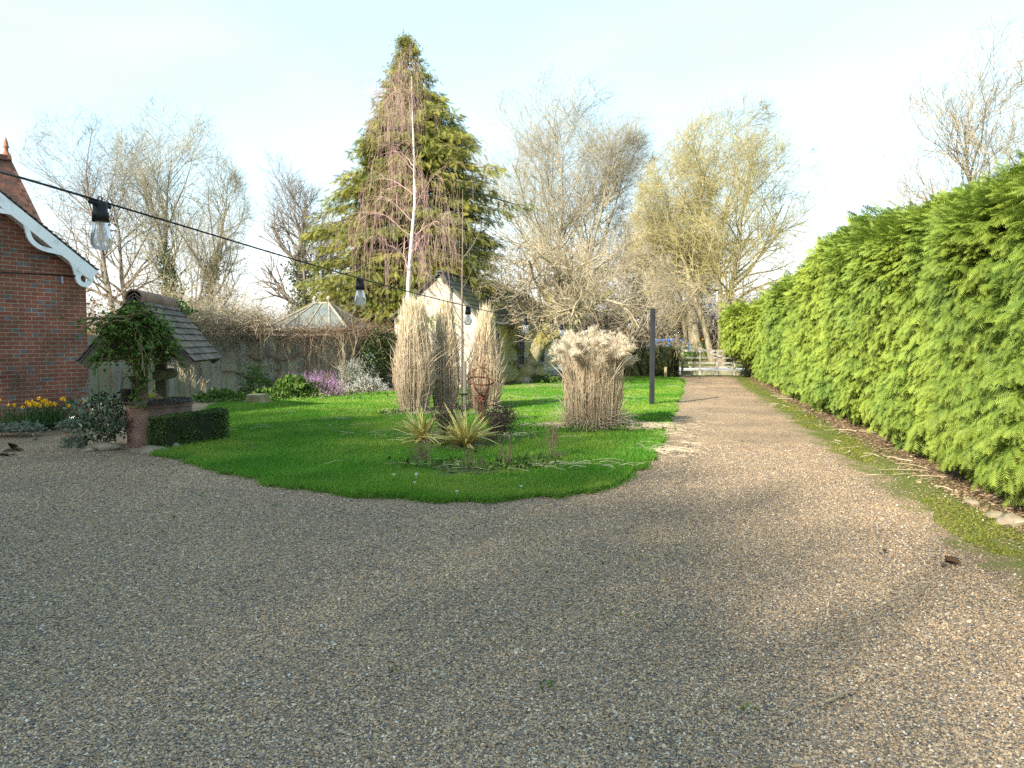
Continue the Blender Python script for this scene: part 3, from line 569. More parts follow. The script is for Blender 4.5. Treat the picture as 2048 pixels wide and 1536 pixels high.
scrub('reddish_bush', 'reddish brown leafy bush beside the brick house corner', 'bush', gp(205, 30), (1.6, 1.2, 5.6), 55, 73, m_twig_brown, L0=1.5, mats_leaf=M('brown_leaf', (.14, .06, .04), (.26, .14, .09), scale=2, tr=.2), nl=3000)
scrub('evergreen_bush', 'small dark evergreen bush under the leaning tree', 'bush', gp(578, 33), (.9, .8, 3.9), 16, 74, m_twig_brown, mats_leaf=m_ivy, nl=1600)
scrub('bare_bush', 'tall tan bare bush behind the brick house and well', 'bush', gp(300, 36), (2.6, 1.2, 5.2), 60, 78, m_twig_tan, L0=1.6)
for k, (x, y, sx, h, s) in enumerate(((1180, 52, 4.5, 6.0, 75), (1310, 54, 4.5, 6.2, 76), (1450, 56, 5, 6.4, 77), (1560, 50, 4, 5.0, 79))):
    scrub('far_wood', 'brown mass of far bare undergrowth behind the gate', 'wood', gp(x, y), (sx, 2.5, h), 170, s, m_twig_brown, r=.011, L0=1.8, kind='stuff')
for k, (x, y, sx, h, s) in enumerate(((60, 58, 7, 4, 175), (330, 60, 8, 4, 176), (620, 62, 8, 4, 177), (900, 60, 8, 4, 178))):
    scrub('far_wood', 'grey brown mass of far bare hedgerow behind the fence', 'wood', gp(x, y), (sx, 2.5, h), 150, s, m_twig_tan, r=.011, L0=1.8, kind='stuff')
# ================================================================== BUILDINGS
def brick_mat(name, mortar=(.42, .38, .32)):
    m = bpy.data.materials.new(name); m.use_nodes = True; n = m.node_tree.nodes; l = m.node_tree.links; b = n['Principled BSDF']; b.inputs['Roughness'].default_value = .9
    t = n.new('ShaderNodeTexCoord'); mpn = n.new('ShaderNodeMapping'); mpn.inputs['Rotation'].default_value = (math.pi / 2, 0, 0); l.new(t.outputs['Object'], mpn.inputs['Vector'])
    sp = n.new('ShaderNodeSeparateXYZ'); l.new(t.outputs['Object'], sp.inputs['Vector']); ad = n.new('ShaderNodeMath'); ad.operation = 'ADD'; l.new(sp.outputs['X'], ad.inputs[0]); l.new(sp.outputs['Y'], ad.inputs[1])
    cb = n.new('ShaderNodeCombineXYZ'); l.new(ad.outputs[0], cb.inputs['X']); l.new(sp.outputs['Z'], cb.inputs['Y'])
    k = n.new('ShaderNodeTexBrick'); k.inputs['Scale'].default_value = 1; k.inputs['Brick Width'].default_value = .225; k.inputs['Row Height'].default_value = .077; k.inputs['Mortar Size'].default_value = .006; k.inputs['Mortar Smooth'].default_value = .2
    k.inputs['Color1'].default_value = (.25, .075, .045, 1); k.inputs['Color2'].default_value = (.31, .11, .07, 1); k.inputs['Mortar'].default_value = (*mortar, 1); k.inputs['Bias'].default_value = .1
    l.new(cb.outputs['Vector'], k.inputs['Vector'])
    sc = n.new('ShaderNodeMapping'); sc.inputs['Scale'].default_value = (1 / .1125, 1 / .077, 1); l.new(cb.outputs['Vector'], sc.inputs['Vector'])
    fl = n.new('ShaderNodeVectorMath'); fl.operation = 'FLOOR'; l.new(sc.outputs['Vector'], fl.inputs[0]); wn = n.new('ShaderNodeTexWhiteNoise'); l.new(fl.outputs['Vector'], wn.inputs['Vector'])
    cmp_ = n.new('ShaderNodeMath'); cmp_.operation = 'GREATER_THAN'; cmp_.inputs[1].default_value = .90; l.new(wn.outputs['Value'], cmp_.inputs[0])
    mf = n.new('ShaderNodeMath'); mf.operation = 'SUBTRACT'; mf.inputs[0].default_value = 1; l.new(k.outputs['Fac'], mf.inputs[1]); mm = n.new('ShaderNodeMath'); mm.operation = 'MULTIPLY'; l.new(mf.outputs[0], mm.inputs[0]); l.new(cmp_.outputs[0], mm.inputs[1])
    mx = n.new('ShaderNodeMixRGB'); mx.inputs['Color2'].default_value = (.17, .15, .16, 1); l.new(mm.outputs[0], mx.inputs['Fac']); l.new(k.outputs['Color'], mx.inputs['Color1'])
    z = n.new('ShaderNodeTexNoise'); z.inputs['Scale'].default_value = 1.7; z.inputs['Detail'].default_value = 8; l.new(t.outputs['Object'], z.inputs['Vector'])
    r = n.new('ShaderNodeValToRGB'); r.color_ramp.elements[0].position = .35; r.color_ramp.elements[1].position = .7; r.color_ramp.elements[0].color = (.50, .56, .50, 1); r.color_ramp.elements[1].color = (1.15, 1.0, .96, 1); l.new(z.outputs['Fac'], r.inputs['Fac'])
    m2 = n.new('ShaderNodeMixRGB'); m2.blend_type = 'MULTIPLY'; m2.inputs['Fac'].default_value = 1; l.new(mx.outputs['Color'], m2.inputs['Color1']); l.new(r.outputs['Color'], m2.inputs['Color2']); l.new(m2.outputs['Color'], b.inputs['Base Color'])
    bp = n.new('ShaderNodeBump'); bp.inputs['Strength'].default_value = .7; bp.inputs['Distance'].default_value = .01; bp.invert = True; l.new(k.outputs['Fac'], bp.inputs['Height']); l.new(bp.outputs['Normal'], b.inputs['Normal'])
    return m
m_brick = brick_mat('brickwork')
m_white = M('white_paint', (.52, .53, .52), (.82, .83, .84), scale=3.5, rough=.55, detail=9, lo=.28, hi=.48)
m_tile_red = M('red_clay_tile', (.16, .07, .045), (.26, .115, .07), (.10, .06, .05), scale=4, bump=.4)
m_tile_dark = M('mossy_tile', (.055, .05, .048), (.13, .115, .105), (.19, .15, .12), scale=7, bump=.5, lo=.3, hi=.75)
m_slate = M('slate', (.055, .06, .068), (.09, .095, .105), (.10, .10, .03), scale=2)
m_black = M('black_rubber', (.012, .012, .014), rough=.55)
m_terra = M('terracotta', (.26, .11, .07), (.38, .19, .12), scale=6)
m_oak = M('weathered_oak', (.10, .085, .065), (.20, .175, .14), (.10, .11, .05), scale=3, bump=.5, stretch=(1, 1, 1))
def tile_slope(mb, o, u, v, nn, wd, ln, cw, ch, rg, th=.018, lift=.022, clip=None):
    nc = int(round(ln / ch)); o, u, v, nn = map(lambda q: A(q, float), (o, u, v, nn))
    vt = nrm(v - nn * (lift / ch)); nt2 = nrm(np.cross(u, vt)); nt2 = nt2 if nt2 @ nn > 0 else -nt2
    for i in range(nc):
        x = -(cw / 2 if i % 2 else 0)
        while x < wd - .01:
            a, b = max(x, 0), min(x + cw, wd)
            if clip: 
                lo, hi = clip((i + .5) * ch); a, b = max(a, lo), min(b, hi)
            if b - a > .02:
                c = o + u * (a + b) / 2 + v * (i + .5) * ch + nn * (lift * .5 + .006 * rg.random())
                mb.box(c, (b - a - .004, ch * 1.12, th), u, vt, nt2, a=rg.random())
            x += cw
# ------------------------------------------------------------------ brick house on the left
def house():
    ox, oy = at(176, 700, 14.5)[:2]; ang = math.atan2(.855, .52); root = thing('brick_house', 'red brick house gable with white scrolled bargeboard at the left edge', 'house', (ox, oy, 0), ang)
    cu = A([math.cos(ang), math.sin(ang)]); cn = A([-math.sin(ang), math.cos(ang)])
    def wl(px, py, y=0.0):          # photograph point on the plane y = const of the house, in house coordinates
        p = on_plane(px, py, (ox + cn[0] * y, oy + cn[1] * y, 0), (cn[0], cn[1], 0)); q = p[:2] - A([ox, oy]); return A([q @ cu, y, p[2]])
    e = wl(193, 541, -.24); t = wl(0, 384, -.24); sl = (t[2] - e[2]) / (t[0] - e[0]); rx = -2.2; rz = e[2] + sl * (rx - e[0])
    wall = MB(); zc = e[2] + sl * (0 - e[0]) - .12; rzz = rz - .12
    V = [(0, 0, -.1), (0, 0, zc), (rx, 0, rzz), (2 * rx, 0, zc), (2 * rx, 0, -.1)]; V = [A(p) for p in V]; Bk = [p + A([0, 7, 0]) for p in V]
    wall.add(V + Bk, Q=[(0, 1, 6, 5), (4, 9, 8, 3)], T=[(0, 1, 2), (0, 2, 3), (0, 3, 4)]); wall.build('wall', m_brick, root)
    dr = nrm(A([e[0] - rx, 0, e[2] - rz])); ln = np.linalg.norm(A([e[0] - rx, 0, e[2] - rz])) ; up = A([-dr[2], 0, dr[0]]) ; up = up if up[2] > 0 else -up
    rf = MB(); rg = np.random.default_rng(3)
    tile_slope(rf, A([e[0] + .02, -.27, e[2]]), (0, 1, 0), -dr, up, 7.4, ln + .02, .17, .105, rg)
    rf.box((A([e[0], 3.4, e[2]]) + A([rx, 3.4, rz])) / 2 + up * -.03, (ln, 7.3, .04), dr, (0, 1, 0), up)
    dl = dr * A([-1, 1, 1]); ul = up * A([-1, 1, 1]); el = A([2 * rx - e[0], 3.4, e[2]]); rf.box((el + A([rx, 3.4, rz])) / 2 + ul * -.01, (ln, 7.3, .07), dl, (0, 1, 0), ul)
    rf.build('roof', m_tile_dark, root)
    bb = MB(); yb = -.255; p, q = A([e[0], yb, e[2]]) - up * .115, A([rx, yb, rz]) - up * .115; bb.beam(p + dr * -.0, q, .20, .035, (0, 1, 0)); 
    p2 = p * A([-1, 1, 1]) + A([2 * rx, 0, 0]); bb.beam(p2, q * A([-1, 1, 1]) + A([2 * rx, 0, 0]), .20, .03, (0, 1, 0))
    bb.beam(p + dr * -.30 - up * .02, p + dr * .02 - up * .02, .24, .05, (0, 1, 0))
    S = [(650, 1235), (640, 1190), (618, 1140), (585, 1095), (540, 1060), (470, 1038), (390, 1020), (320, 990), (265, 940), (238, 880), (222, 820), (185, 765), (130, 725), (70, 700), (0, 688), (-80, 660), (-160, 600), (-230, 520)]
    pts = smooth_loop([wl(x / 4.267, 260 + y / 4.267, -.25) for x, y in S], 5, False)
    tg = nrm(np.gradient(pts, axis=0)); sd = np.cross(tg, A([0, 1.0, 0])); hw = .042
    V = np.stack([pts + sd * hw + A([0, -.02, 0]), pts - sd * hw + A([0, -.02, 0]), pts - sd * hw + A([0, .02, 0]), pts + sd * hw + A([0, .02, 0])], 1); m = len(pts); i = np.arange(m - 1)[:, None] * 4; j = np.arange(4)[None]; j2 = (j + 1) % 4
    bb.add(V.reshape(-1, 3), np.stack([i + j, i + j2, i + 4 + j2, i + 4 + j], -1).reshape(-1, 4))
    c = wl(717 / 4.267, 260 + 1268 / 4.267, -.25); an = np.linspace(0, 2 * math.pi, 33)[:-1]; ring = []
    for r_, yy in ((.165, -.022), (.165, .022), (.075, .022), (.075, -.022)): ring.append(c + np.stack([np.cos(an) * r_, an * 0 + yy, np.sin(an) * r_], -1))
    V = np.stack(ring, 1).reshape(-1, 3); k = len(an); i = np.arange(k)[:, None]; j = np.arange(4)[None]; bb.add(V, np.stack([i * 4 + j, i * 4 + (j + 1) % 4, ((i + 1) % k) * 4 + (j + 1) % 4, ((i + 1) % k) * 4 + j], -1).reshape(-1, 4))
    bb.build('bargeboard', m_white, root)
    so = MB(); so.box((A([e[0], -.115, e[2]]) + A([rx, -.115, rz])) / 2 - up * .17, (ln, .22, .015), dr, (0, 1, 0), up); so.build('soffit', m_white, root)
    cb = MB(); cb.tube([wl(-60, 541, -.02), wl(0, 544.3, -.02), wl(40, 546.6, -.02), wl(80, 548, -.02), wl(125, 550.5, -.02), wl(150, 554, -.02)], .010, 6); cb.build('cable', m_black, root)
    cl = MB(); pc = wl(124, 560, -.03); cl.box(pc, (.035, .03, .13)); cl.build('cable_bracket', M('galvanised', (.4, .42, .45), rough=.4), root)
    # taller tiled hip of the main range behind, with its clay finial
    Ap = at(13, 322, 17.5); B = at(72, 432, 17.0); loc = A([ox, oy, 0]); Rm = A([[cu[0], cu[1]], [cn[0], cn[1]]])
    def tol(p): q = Rm @ (p[:2] - loc[:2]); return A([q[0], q[1], p[2]])
    a, b = tol(Ap), tol(B); B2 = tol(at(110, 520, 16.6)); sp = nrm(a - B2); 
    hip = MB(); n = 18; wv = A([-1, 0, 0.0])
    for k in range(n):
        p0 = B2 + (a - B2) * k / n; p1 = B2 + (a - B2) * (k + 1) / n; m_ = 26
        for s in range(m_):
            x0 = s * .17 + (.085 if k % 2 else 0) - .09 * 0; q0 = p0 + wv * x0; l_ = (p1 - p0); hip.box(q0 + l_ * .5 + wv * .085 + A([0, -.012 - .006 * rg.random(), .012]), (.165, np.linalg.norm(l_) * 1.12, .02), wv, nrm(l_ + A([0, -.03, -.0])), nrm(np.cross(wv, nrm(l_))), a=rg.random())
    for s in range(9):
        q0 = B2 + (a - B2) * (s + .5) / 9; hip.box(q0 + A([.02, .02, .02]), (np.linalg.norm(a - B2) / 9 * 1.03, .2, .05), sp, nrm(np.cross(sp, A([0, 0, 1.0]))), a=rg.random() * .6)
    V = [a, B2, B2 + A([-.0, 6, 0]), a + A([-2, 3, 0])]; hip.add(V, T=[(0, 1, 2), (0, 2, 3)])
    hip.box(a + wv * 2.2 + A([0, 0, .06]), (4.4, .2, .12), a=.2)
    hip.build('hip_roof', m_tile_red, root)
    fi = MB(); fi.lathe([(.11, -.05), (.10, .06), (.075, .10), (.05, .14), (.045, .22), (.075, .25), (.055, .28), (.05, .34), (.03, .42), (.0, .5)], a + A([0, 0, .08]), 12); fi.build('finial', m_terra, root, smooth=True)
    wl2 = MB(); wl2.box((B2 + a) / 2 * A([1, 1, 0]) + A([-2.6, 3.4, B2[2] / 2]), (4.6, 6, B2[2] - .1)); wl2.build('rear_wall', m_brick, root)
house()
def shade_house():
    s0 = -8.0; ang = math.atan2(-SUN_D[0], SUN_D[1]); root = thing('brick_house', 'long gabled brick house behind the camera shading the near drive', 'house', (s0 * SUN_D[0] - 13.4 * SUN_D[1], s0 * SUN_D[1] + 13.4 * SUN_D[0], 0), ang)
    Ln, D, E, Rz = 20.0, 7.0, 4.4, 6.8; mb = MB()
    V = [(0, 0, -.1), (Ln, 0, -.1), (Ln, -D, -.1), (0, -D, -.1), (0, 0, E), (Ln, 0, E), (Ln, -D, E), (0, -D, E), (0, -D / 2, Rz), (Ln, -D / 2, Rz)]
    mb.add(V, Q=[(0, 1, 5, 4), (2, 3, 7, 6), (1, 2, 6, 5), (3, 0, 4, 7)], T=[(4, 7, 8), (5, 9, 6)]); mb.build('wall', m_brick, root)
    rf = MB(); 
    for sg in (0, 1):
        y0 = .3 if not sg else -D - .3; d = nrm(A([0, -D / 2 - y0, Rz - E + .25])); ln = np.linalg.norm(A([0, -D / 2 - y0, Rz - E + .25])); u = A([1.0, 0, 0]); up = np.cross(u, d) * (1 if not sg else -1); up = up if up[2] > 0 else -up
        rf.box(A([Ln / 2, (y0 - D / 2) / 2, (Rz + E - .25) / 2]) + up * .06, (Ln + .5, ln, .08), u, d, up)
    rf.build('roof', m_tile_red, root)
    wx0, wx1, wy = 3.6, 8.6, 4.9; wv = MB(); V = [(wx0, 0, -.1), (wx1, 0, -.1), (wx1, wy, -.1), (wx0, wy, -.1), (wx0, 0, 3.2), (wx1, 0, 3.2), (wx1, wy, 3.2), (wx0, wy, 3.2), ((wx0 + wx1) / 2, 0, 5.4), ((wx0 + wx1) / 2, wy - 1.6, 5.4)]  # wing added out of view to take sky light off the left foreground
    wv.add(V, Q=[(1, 2, 6, 5), (3, 0, 4, 7), (2, 3, 7, 6)]); wv.build('added_wing_wall', m_brick, root)
    wr = MB(); wr.add(A([(wx0 - .2, 0, 3.1), (wx1 + .2, 0, 3.1), (wx1 + .2, wy + .2, 3.1), (wx0 - .2, wy + .2, 3.1), ((wx0 + wx1) / 2, 0, 5.5), ((wx0 + wx1) / 2, wy - 1.6, 5.5)]), Q=[(1, 2, 5, 4), (3, 0, 4, 5)], T=[(2, 3, 5)]); wr.build('added_wing_roof', m_tile_red, root)
    for k in range(2, 5):
        f = MB(); f.box((2.5 + k * 3.7, .03, 1.7), (1.2, .06, 1.3)); wn_ = f.build('window', m_white, root); g = MB(); g.box((2.5 + k * 3.7, .064, 1.7), (1.05, .01, 1.15)); g.build('pane', m_black, wn_)
shade_house()
# ------------------------------------------------------------------ wishing well
def well():
    rz = R(11); loc = (-5.52, 11.25, 0); root = thing('wishing_well', 'roofed brick garden well with mossy tiled roof, timber posts and iron grid', 'well', loc, rz); rg = np.random.default_rng(5)
    b = MB(); b.lathe([(.52, -.05), (.52, .60), (.535, .60), (.535, .66), (.40, .66), (.40, .2), (.0, .2)], k=40); b.V = [b.V[0] * A([.90, .90, 1]) + A([0, .12, 0])]; b.build('base', M('old_render', (.14, .09, .07), (.24, .16, .125), scale=4, bump=.5), root)
    g = MB(); an = np.linspace(0, 6.2832, 33); g.tube(np.c_[np.cos(an) * .50, np.sin(an) * .50, an * 0 + .685], .014, 6, cap=False)
    for x in np.arange(-.42, .43, .07): h = math.sqrt(.25 - x * x); g.beam((x, -h, .685), (x, h, .685), .01, .016, (1, 0, 0))
    for y in (-.25, 0, .25): h = math.sqrt(.25 - y * y); g.beam((-h, y, .694), (h, y, .694), .008, .02, (0, 1, 0))
    g.V = [v + A([0, .06, 0]) for v in g.V]; g.build('grid_cover', M('dark_iron', (.035, .035, .04), (.07, .06, .055), rough=.6), root)
    HW, EZ, RZ, Y0, Y1 = .74, 1.30, 2.24, -.98, .98
    for y, x in ((-.43, -.10), (.43, -.05)):
        p = MB(); p.box((x, y, 1.37), (.15, .13, 1.45)); p.build('post', m_oak, root)
    for y in (-.54, .54): tb = MB(); tb.beam((-.62, y, 1.42), (.62, y, 1.42), .10, .07); tb.build('tie_beam', m_oak, root)
    d = MB(); d.tube([(.12, -.40, 1.10), (.12, .42, 1.10)], .085, 12); d.tube([(.12, -.55, 1.10), (.12, .55, 1.10)], .02, 6); d.build('winding_drum', m_oak, root)
    for sg in (1, -1):
        e = A([sg * HW, 0, EZ]); r_ = A([0, 0, RZ]); dv = nrm(r_ - e); ln = np.linalg.norm(r_ - e); up = np.cross(A([0, 1.0, 0]), dv) * sg; up = up if up[2] > 0 else -up
        t = MB(); tile_slope(t, A([sg * HW, Y0, EZ]) + up * .03, (0, 1, 0), dv, up, Y1 - Y0, ln, .17, .125, rg, .016, .022)
        t.box((e + r_) / 2 + up * .012, (ln, Y1 - Y0 - .03, .02), dv, (0, 1, 0), up, a=.3); t.build('roof_slope', m_tile_dark, root)
        for y in (Y0 + .05, Y1 - .05):
            bb = MB(); bb.beam(e + A([0, y, 0]) - up * .06, r_ + A([0, y, -.07]) , .13, .035, (0, 1, 0)); bb.build('bargeboard', m_oak, root)
    rd = MB(); k = 6
    for i in range(k):
        an = np.linspace(R(-28), R(208), 13); y0 = Y0 - .03 + i * (Y1 - Y0 + .06) / k; ln = (Y1 - Y0 + .06) / k; V = []
        for y in (y0, y0 + ln * .97):
            for r_ in (.125 + .006 * rg.random(), .105): V.append(np.c_[np.cos(an) * r_, an * 0 + y, RZ - .02 + np.sin(an) * r_])
        V = np.stack(V); m = 13; j = np.arange(m - 1)[:, None]
        q = lambda a, b: np.c_[a * m + j, a * m + j + 1, b * m + j + 1, b * m + j]
        rd.add(V.reshape(-1, 3), np.concatenate([q(0, 2), q(1, 3), q(0, 1), q(2, 3)]), a=.2 + .5 * rg.random())
    rd.build('ridge_tiles', M('ridge_tile', (.20, .12, .085), (.33, .20, .14), (.12, .09, .07), scale=6, bump=.3), root, smooth=False)
    gb = MB(); gb.add([(-.42, -.80, 1.75), (.42, -.80, 1.75), (0, -.80, 2.2), (-.42, -.77, 1.75), (.42, -.77, 1.75), (0, -.77, 2.2)], Q=[(0, 1, 4, 3), (1, 2, 5, 4), (2, 0, 3, 5)], T=[(0, 2, 1), (3, 4, 5)]); gb.build('gable_board', m_oak, root)
    # bucket hangs on the left of the front post
    bk = thing('bucket', 'dark metal bucket hanging beside the leafy front post of the well', 'bucket', at(257, 805, 11.05)); m_iron = M('bucket_iron', (.03, .03, .032), (.06, .055, .05), rough=.5)
    q = MB(); q.lathe([(0, 0), (.085, 0), (.11, .2), (.115, .205), (.105, .2), (.08, .01)], k=20); q.build('pail', m_iron, bk, smooth=True)
    h = MB(); an = np.linspace(0, math.pi, 13); h.tube(np.c_[np.cos(an) * .11, an * 0, .2 + np.sin(an) * .2], .007, 5); h.build('handle', m_iron, bk)
    # evergreen climber
    ct = thing('climber', 'green leafy climber smothering the front gable and post of the well', 'climbing plant', loc, rz); st = MB(); lf = MB(); rg = np.random.default_rng(8)
    segs = [((-.08, -.6, .75), (-.06, -.75, 1.9)), ((-.35, -1.0, 1.72), (.0, -1.0, 2.05)), ((0, -1.0, 2.0), (.45, -1.02, 1.62)), ((-.5, -.85, 1.42), (.5, -.85, 1.42)), ((-.6, -1.05, 1.88), (.2, -1.02, 1.92)), ((-.05, -.98, 1.95), (.15, -.98, 1.2))]
    dens = [420, 420, 560, 260, 420, 420]; sg_ = [.07, .085, .085, .06, .10, .09]
    for (p, q), n, s in zip(segs, dens, sg_):
        t = rg.random(n)[:, None]; O = A(p) * (1 - t) + A(q) * t + rg.normal(size=(n, 3)) * A([s, s * .55, s * 1.1]); leaves(lf, rg, O, .062, -.2, spread=.8, d=A([[0, -.5, 0]]))
        for _ in range(7):
            a, b = A(p) + rg.normal(size=3) * .05, A(q) + rg.normal(size=3) * .08; st.tube([a + (b - a) * x + rg.normal(size=3) * .03 for x in np.linspace(0, 1, 7)], .006, 4)
    for _ in range(26):
        p = A([rg.uniform(-.6, .6), -1.0, 0]); p[2] = 2.0 - abs(p[0]) * 1.1; d = nrm(A([rg.normal() * .8, -.4, rg.normal() * .5])); pts = [p.copy()]
        for k in range(6): d = nrm(d + rg.normal(size=3) * .25 + A([0, 0, -.12])); p = p + d * .06; pts.append(p.copy())
        st.tube(pts, .003, 3); O = A(pts).repeat(5, 0) + rg.normal(size=(35, 3)) * .02; leaves(lf, rg, O, .055, 0)
    n = 500; O = A([.0, 1.0, 2.12]) + rg.normal(size=(n, 3)) * A([.14, .12, .10]); leaves(lf, rg, O, .07, .2)
    st.build('stems', m_twig_brown, ct); lf.build('foliage', m_green, ct)
well()
# ------------------------------------------------------------------ pale boarded shed
m_pale_board = M('pale_weathered_board', (.46, .40, .33), (.70, .64, .56), (.56, .49, .40), scale=2.2, rough=.85, bump=.3, stretch=(1, 1, 5), detail=8, lo=.3, hi=.7)
m_moss_board = M('mossy_board', (.46, .43, .28), (.62, .59, .44), (.54, .50, .14), scale=1.5, rough=.9, bump=.4, stretch=(1, .3, 4), detail=8)
m_glassdark = M('dark_window_glass', (.02, .022, .025), rough=.08, spec=.6)
m_frame = M('grey_window_frame', (.26, .25, .26), (.36, .35, .36), scale=4)
def shed():
    c = A([-1.16, 24.7]); sd = nrm(A([.252, .968])); ang = math.atan2(sd[1], sd[0]) - math.pi / 2; root = thing('shed', 'pale weatherboarded shed with dark slate roof behind the dry grasses', 'shed', (c[0], c[1], 0), ang)
    W_, E, RZ, RX, Ln = 3.05, 2.48, 3.92, -1.36, 13.0    # local x: along the gable (leftwards negative), y: away from the camera
    g = MB(); bh = .105; rg = np.random.default_rng(6)
    for i in range(int(RZ / bh) + 1):
        z = i * bh; zt = z + bh * .5
        x0, x1 = -W_, 0.0
        if zt > E: x1 = (zt - E) / (RZ - E) * RX; x0 = -W_ + (zt - E) / (RZ - E) * (W_ + RX)
        if x1 - x0 < .08: continue
        cuts = [x0] + sorted(rg.uniform(x0, x1, 2 if x1 - x0 > 1 else 0).tolist()) + [x1]
        for a, b in zip(cuts[:-1], cuts[1:]): g.box(((a + b) / 2, -.018, z + bh / 2), (b - a - .003, .016, bh * 1.08), (1, 0, 0), nrm(A([0, 1, .24])), nrm(A([0, -.24, 1])), a=rg.random())
    g.add([(-W_, .0, -.1), (0, .0, -.1), (0, .0, E), (RX, 0, RZ), (-W_, 0, E)], T=[(0, 2, 1), (0, 4, 2), (4, 3, 2)]); g.build('gable_wall', m_pale_board, root)
    s = MB(); bh = .15
    for i in range(int(E / bh)):
        z = i * bh; s.box((.018, Ln / 2, z + bh / 2), (.016, Ln, bh * 1.08), nrm(A([1, 0, -.12])), (0, 1, 0), nrm(A([.12, 0, 1])), a=np.clip(vn(A([[i * .5, 2, 3]]))[0] * 1.1, 0, 1))
    s.add([(0, 0, -.1), (0, Ln, -.1), (0, Ln, E), (0, 0, E)], Q=[(0, 1, 2, 3)]); s.add([(-W_, Ln, -.1), (0, Ln, -.1), (0, Ln, E), (RX, Ln, RZ), (-W_, Ln, E)], T=[(0, 1, 2), (0, 2, 4), (4, 2, 3)]); s.add([(-W_, 0, -.1), (-W_, Ln, -.1), (-W_, Ln, E), (-W_, 0, E)], Q=[(0, 3, 2, 1)])
    s.build('side_wall', m_moss_board, root)
    r_ = MB()
    for (ex, ez, ov) in ((0.0, E, .22), (-W_, E, .2)):
        d = nrm(A([RX - ex, 0, RZ - ez])); e = A([ex, 0, ez]) - d * ov; ln = np.linalg.norm(A([RX, 0, RZ]) - e); up = np.cross(A([0, 1.0, 0]), d); up = up if up[2] > 0 else -up
        tile_slope(r_, e + A([0, -.07, 0]) + up * .06, (0, 1, 0), d, up, Ln + .3, ln, .45, .24, rg, .012, .014)
        r_.box((e + A([RX, 0, RZ])) / 2 + A([0, Ln / 2, 0]) + up * .03, (ln, Ln + .26, .05), d, (0, 1, 0), up, a=.1)
    r_.box((RX, Ln / 2, RZ + .09), (.2, Ln + .3, .06), a=.05); r_.build('roof', m_slate, root)
    v = MB()
    for (ex, ez) in ((.0, E), (-W_, E)):
        d = nrm(A([RX - ex, 0, RZ - ez])); up = np.cross(A([0, 1.0, 0]), d); up = up if up[2] > 0 else -up; v.beam(A([ex, -.045, ez]) - d * .22 - up * .03, A([RX, -.045, RZ]) - up * .03, .075, .025)
    v.build('bargeboard', m_oak, root)
    gt = MB(); gt.tube([(.27, -.1, E - .2), (.27, Ln + .1, E - .2)], .05, 8); gt.build('gutter', m_frame, root)
    for y in (2.0, 5.9, 10.0):
        f = MB(); z0, z1, wd = .62, 1.95, 1.0
        for yy in (y - wd / 2, y + wd / 2): f.beam((.055, yy, z0), (.055, yy, z1), .08, .06, (1, 0, 0))
        for zz in (z0, z1): f.beam((.055, y - wd / 2, zz), (.055, y + wd / 2, zz), .08, .06, (1, 0, 0))
        f.beam((.06, y, z0), (.06, y, z1), .03, .03, (1, 0, 0))
        for zz in (1.05, 1.5): f.beam((.06, y - wd / 2, zz), (.06, y + wd / 2, zz), .03, .03, (1, 0, 0))
        fo = f.build('window', m_frame, root); p = MB(); p.box((.048, y, (z0 + z1) / 2), (.01, wd - .08, z1 - z0 - .08)); p.build('pane', m_glassdark, fo); si = MB(); si.box((.09, y, z0 - .06), (.14, wd + .16, .04)); si.build('sill', m_frame, fo)
shed()
# ------------------------------------------------------------------ glass lantern roof beyond the fence
def lantern():
    loc = tuple(at(645, 700, 26.2)[:2]) + (0,); root = thing('garden_room', 'small garden room whose glazed hipped roof shows above the fence', 'garden room', loc, R(-12)); hx, hy, E, RZ, rl = 1.55, 1.25, 2.05, 2.98, .27
    b = MB(); b.box((0, 0, E / 2 - .05), (2 * hx - .2, 2 * hy - .2, E)); b.build('wall', m_pale_board, root)
    m_gl = M('roof_glass', (.10, .13, .14), (.17, .18, .14), scale=1.5, rough=.3, spec=.5)
    C = [A([-hx, -hy, E]), A([hx, -hy, E]), A([hx, hy, E]), A([-hx, hy, E])]; T1, T2 = A([-rl, 0, RZ]), A([rl, 0, RZ])
    for f in ([C[0], C[1], T2, T1], [C[2], C[3], T1, T2], [C[3], C[0], T1], [C[1], C[2], T2]):
        p = MB(); p.add(f, Q=[(0, 1, 2, 3)] if len(f) == 4 else None, T=[(0, 1, 2)] if len(f) == 3 else None); p.build('roof_pane', m_gl, root)
    br = MB(); m_bar = M('cream_bar', (.24, .21, .165), (.36, .32, .26), scale=3)
    for p, q in ((C[0], T1), (C[3], T1), (C[1], T2), (C[2], T2), (T1, T2)): br.beam(p + A([0, 0, .03]), q + A([0, 0, .03]), .06, .07)
    for x in (-.9, 0, .9): br.beam(A([x, -hy, E + .02]), A([np.clip(x, -rl, rl), 0, RZ + .02]), .035, .035, (1, 0, 0))
    for p, q in zip(C, C[1:] + C[:1]): br.beam(p, q, .12, .12, (0, 0, 1))
    br.build('glazing_bars', m_bar, root)
    for t in (T1, T2):
        f = MB(); f.lathe([(.04, 0), (.03, .06), (.075, .11), (.085, .16), (.06, .22), (.0, .25)], t + A([0, 0, .03]), 12); f.build('finial', m_bar, root, smooth=True)
lantern()
